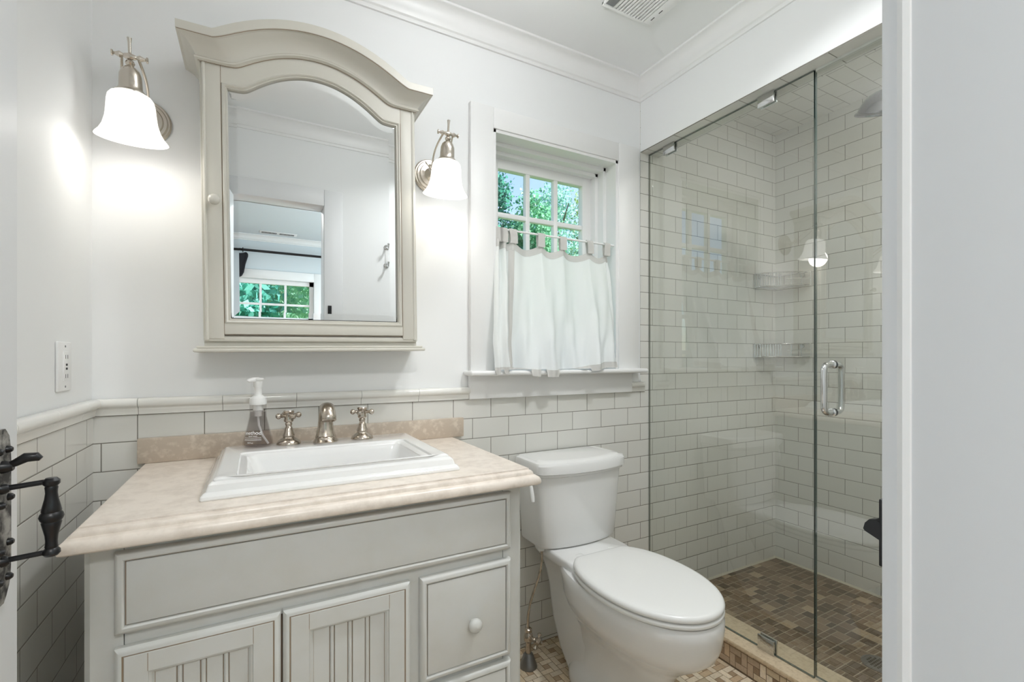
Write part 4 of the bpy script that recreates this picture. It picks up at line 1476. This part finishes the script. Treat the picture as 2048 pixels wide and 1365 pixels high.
b.build('wall_bedroom_near', M['bedwall'], props=ST, smooth=0)
r0 = [(BX0_, BYF + p, ZC + .02 + z * .75) for p, z in cp]
r1 = [(BX1_, BYF + p, ZC + .02 + z * .75) for p, z in cp]
MB().loft([r0, r1], True, True, True).build('trim_9', M['trim'], props=ST, smooth=30)
w2 = struct('window_2')
b = MB()
b.box(W2[0] - .09, W2[0], BYF, BYF + .02, W2[2], W2[3] + .10, .003).box(W2[1], W2[1] + .09, BYF, BYF + .02, W2[2], W2[3] + .10, .003).box(W2[0], W2[1], BYF, BYF + .02, W2[3], W2[3] + .10, .003)
b.box(W2[0] - .1, W2[1] + .1, BYF - .02, BYF + .05, W2[2] - .03, W2[2], .004)
b.build('window_casing', M['trim'], w2)
b = MB()
ys = BYF - .09
b.box(W2[0], W2[0] + .045, ys, ys + .05, W2[2], W2[3])
b.box(W2[1] - .045, W2[1], ys, ys + .05, W2[2], W2[3])
b.box(W2[0], W2[1], ys, ys + .05, W2[3] - .05, W2[3])
b.box(W2[0], W2[1], ys, ys + .05, W2[2], W2[2] + .06)
b.box(W2[0], W2[1], ys - .001, ys + .06, 1.48, 1.54)
for i in (1, 2):
    xm = W2[0] + .045 + (W2[1] - W2[0] - .09) * i / 3
    b.box(xm - .012, xm + .012, ys + .01, ys + .04, W2[2], W2[3])
for z_ in (1.725, 1.24): b.box(W2[0], W2[1], ys + .012, ys + .042, z_ - .012, z_ + .012)
b.build('window_sash', M['trim'], w2)
MB().box(W2[0] + .03, W2[1] - .03, ys + .022, ys + .026, W2[2] + .03, W2[3] - .03).build('window_pane', M['pane'], w2, smooth=0)
w3 = struct('added_side_window')  # unseen window made up to carry the added side light
b = MB()
x_ = BX1_
b.box(x_ - .02, x_ + .08, -2.2, -2.12, .7, 2.2).box(x_ - .02, x_ + .08, -.78, -.7, .7, 2.2).box(x_ - .02, x_ + .08, -2.2, -.7, 2.12, 2.2).box(x_ - .02, x_ + .08, -2.2, -.7, .7, .78)
b.box(x_ + .03, x_ + .06, -1.47, -1.43, .7, 2.2)
b.build('window_sash', M['trim'], w3)
br_ = thing('drapery_rod', 'black curtain rod above the bedroom window, seen in the mirror', 'curtain rod', (.1, BYF + .09, 2.30))
MB().tube([(-1.1, BYF + .09, 2.30), (1.4, BYF + .09, 2.30)], .014, 14).build('pole', M['iron'], br_)
for x_ in (-1.0, 1.3): MB().tube([(x_, BYF, 2.28), (x_, BYF + .09, 2.288)], .008, 8).build('bracket', M['iron'], br_)
dc = thing('black_drape', 'short gathered black drape hanging from rings on the bedroom rod, seen in the mirror', 'curtain', (-.20, BYF + .09, 2.1))
b = MB()
for k in range(4):
    x_ = -.265 + .045 * k
    MB().tube([(x_ + .0, BYF + .09 + .024 * math.cos(a), 2.2975 + .024 * math.sin(a)) for a in [2 * math.pi * i / 16 for i in range(16)]], .0045, 6, closed=True).build('ring', M['iron'], dc)
b = MB()
rg_ = []
for z_, w_, x_ in ((2.262, .115, -.195), (2.24, .115, -.195), (2.15, .095, -.20), (2.06, .085, -.205), (2.02, .06, -.20), (1.995, .03, -.21)):
    rg_.append([(x_ + w_ * math.cos(a), BYF + .09 + (.030 + .010 * math.sin(6 * a)) * math.sin(a), z_ - .01 * math.cos(5 * a)) for a in [2 * math.pi * i / 40 for i in range(40)]])
b.loft(rg_, True, True, True)
b.build('gathered_cloth', M['black_cloth'], dc, smooth=60)
cv = thing('ceiling_register', 'two-section air register on the bedroom ceiling, seen in the mirror', 'vent', (.20, -2.78, ZC + .02))
zc_ = ZC + .02
MB().box(.03, .40, -2.83, -2.72, zc_ - .006, zc_, .002).build('frame', M['trim'], cv)
b = MB()
for k in range(24):
    x_ = .055 + .0135 * k
    if k not in (11, 12): b.box(x_ - .0042, x_ + .0042, -2.812, -2.738, zc_ - .0068, zc_ - .0055)
b.build('slots', M['slot'], cv, smooth=0)

# ------------------------------------------------------------------ outdoors
MB().box(-30, 40, -40, 60, -3.2, -3.0).build('lawn', M['lawn'], props=ST, smooth=0)


def tree(name, label, x, y, h, r, cols, seed, n=5200, leaf=.16, droop=0.0, squash=1.0, base=.35):
    rn = np.random.default_rng(seed)
    t_ = thing(name, label, 'tree', (x, y, -3.0))
    H_ = h + 3.0
    b = MB()
    b.tube([(x, y, -3.0), (x + .1, y, -3 + H_ * .3), (x - .05, y + .1, -3 + H_ * .6), (x, y, -3 + H_ * .9)], [.22, .17, .1, .03], 10)
    for k in range(9):
        a = rn.uniform(0, 6.28)
        z0_ = -3 + H_ * rn.uniform(.35, .75)
        b.tube([(x, y, z0_), (x + math.cos(a) * r * .4, y + math.sin(a) * r * .4, z0_ + H_ * .08), (x + math.cos(a) * r * .8, y + math.sin(a) * r * .8, z0_ + H_ * .16)], [.07, .05, .015], 6)
    b.build('trunk', M['bark'], t_)
    # leaf clusters
    nc = 70
    cz = -3 + H_ * (base + (1 - base) / 2)
    hz_ = H_ * (1 - base) / 2
    d = rn.normal(size=(nc, 3))
    d /= np.linalg.norm(d, axis=1)[:, None]
    d *= rn.uniform(.35, 1.0, (nc, 1)) ** .5
    cc = d * np.array([r, r, hz_]) + np.array([x, y, cz])
    tp = (cc[:, 2] - (cz - hz_)) / (2 * hz_)
    cc[:, 0] = x + (cc[:, 0] - x) * (1.15 - .6 * tp * squash)
    cc[:, 1] = y + (cc[:, 1] - y) * (1.15 - .6 * tp * squash)
    ci = rn.integers(0, nc, n)
    p = cc[ci] + rn.normal(size=(n, 3)) * np.array([.16 * r, .16 * r, .16 * r + droop])
    u = rn.normal(size=(n, 3))
    u[:, 2] -= droop * 3
    u /= np.linalg.norm(u, axis=1)[:, None]
    w = np.cross(u, rn.normal(size=(n, 3)))
    w /= np.linalg.norm(w, axis=1)[:, None]
    s = leaf * rn.uniform(.6, 1.3, (n, 1))
    lw = .28 if droop else .42
    q = np.stack([p - u * s * .5, p + w * s * lw, p + u * s * .6, p - w * s * lw], 1).reshape(-1, 3)
    me = bpy.data.meshes.new('crown')
    me.from_pydata((q - np.array([x, y, -3.0])).tolist(), [], [(4 * i, 4 * i + 1, 4 * i + 2, 4 * i + 3) for i in range(n)])
    c0_, c1_ = np.array(rgb(*cols[0])), np.array(rgb(*cols[1]))
    kk = np.clip(rn.uniform(0, 1, (n, 1)) * .6 + rn.uniform(0, 1, nc)[ci][:, None] * .5, 0, 1)
    col = np.repeat(c0_ * (1 - kk) + c1_ * kk, 4, 0)
    at = me.attributes.new('tint', 'FLOAT_COLOR', 'POINT')
    at.data.foreach_set('color', col.astype(np.float32).ravel())
    me.materials.append(M['leaf'])
    o = bpy.data.objects.new('crown', me)
    COL.objects.link(o)
    o.parent = t_
    return t_


tree('evergreen_tree', 'dark narrow evergreen at the edge of the window view', 6.1, 12.4, 7.0, 1.1, ((44, 112, 98), (104, 170, 148)), 1, 12000, .10, 0, 1.3)
tree('leafy_tree', 'bright round leafy tree in front of the evergreen outside', 7.3, 12.2, 6.2, 1.15, ((92, 164, 128), (166, 218, 178)), 2, 13000, .10)
tree('birch_tree', 'airy pale tree with thin crown in the middle of the window view', 9.6, 14.5, 7.7, 1.5, ((116, 180, 164), (186, 226, 210)), 3, 11000, .09)
tree('willow_tree', 'yellow green drooping tree outside the window next to the shower wall', 12.2, 14.6, 8.5, 2.0, ((128, 176, 122), (212, 224, 150)), 4, 20000, .12, .25)
tree('hedge_tree', 'low dense bushy tree filling the bottom of the window view', 8.7, 11.2, 4.3, 2.0, ((84, 152, 126), (164, 214, 184)), 5, 22000, .10, 0, .4, .1)
tree('pine_tree', 'long needled drooping pine outside the bedroom window, seen in the mirror', -.75, -9.0, 5.6, 1.2, ((62, 166, 154), (150, 222, 204)), 6, 16000, .20, .35, .6, .1)
tree('garden_tree', 'bushy green tree outside the bedroom window, seen in the mirror', 1.7, -9.6, 6.0, 1.5, ((104, 180, 144), (206, 238, 206)), 7, 18000, .11, 0, .4, .05)
tree('backdrop_tree', 'broad tree far behind the others outside the bedroom window', .3, -16.5, 8.5, 3.4, ((90, 168, 144), (180, 226, 196)), 8, 18000, .18, 0, .3, .05)
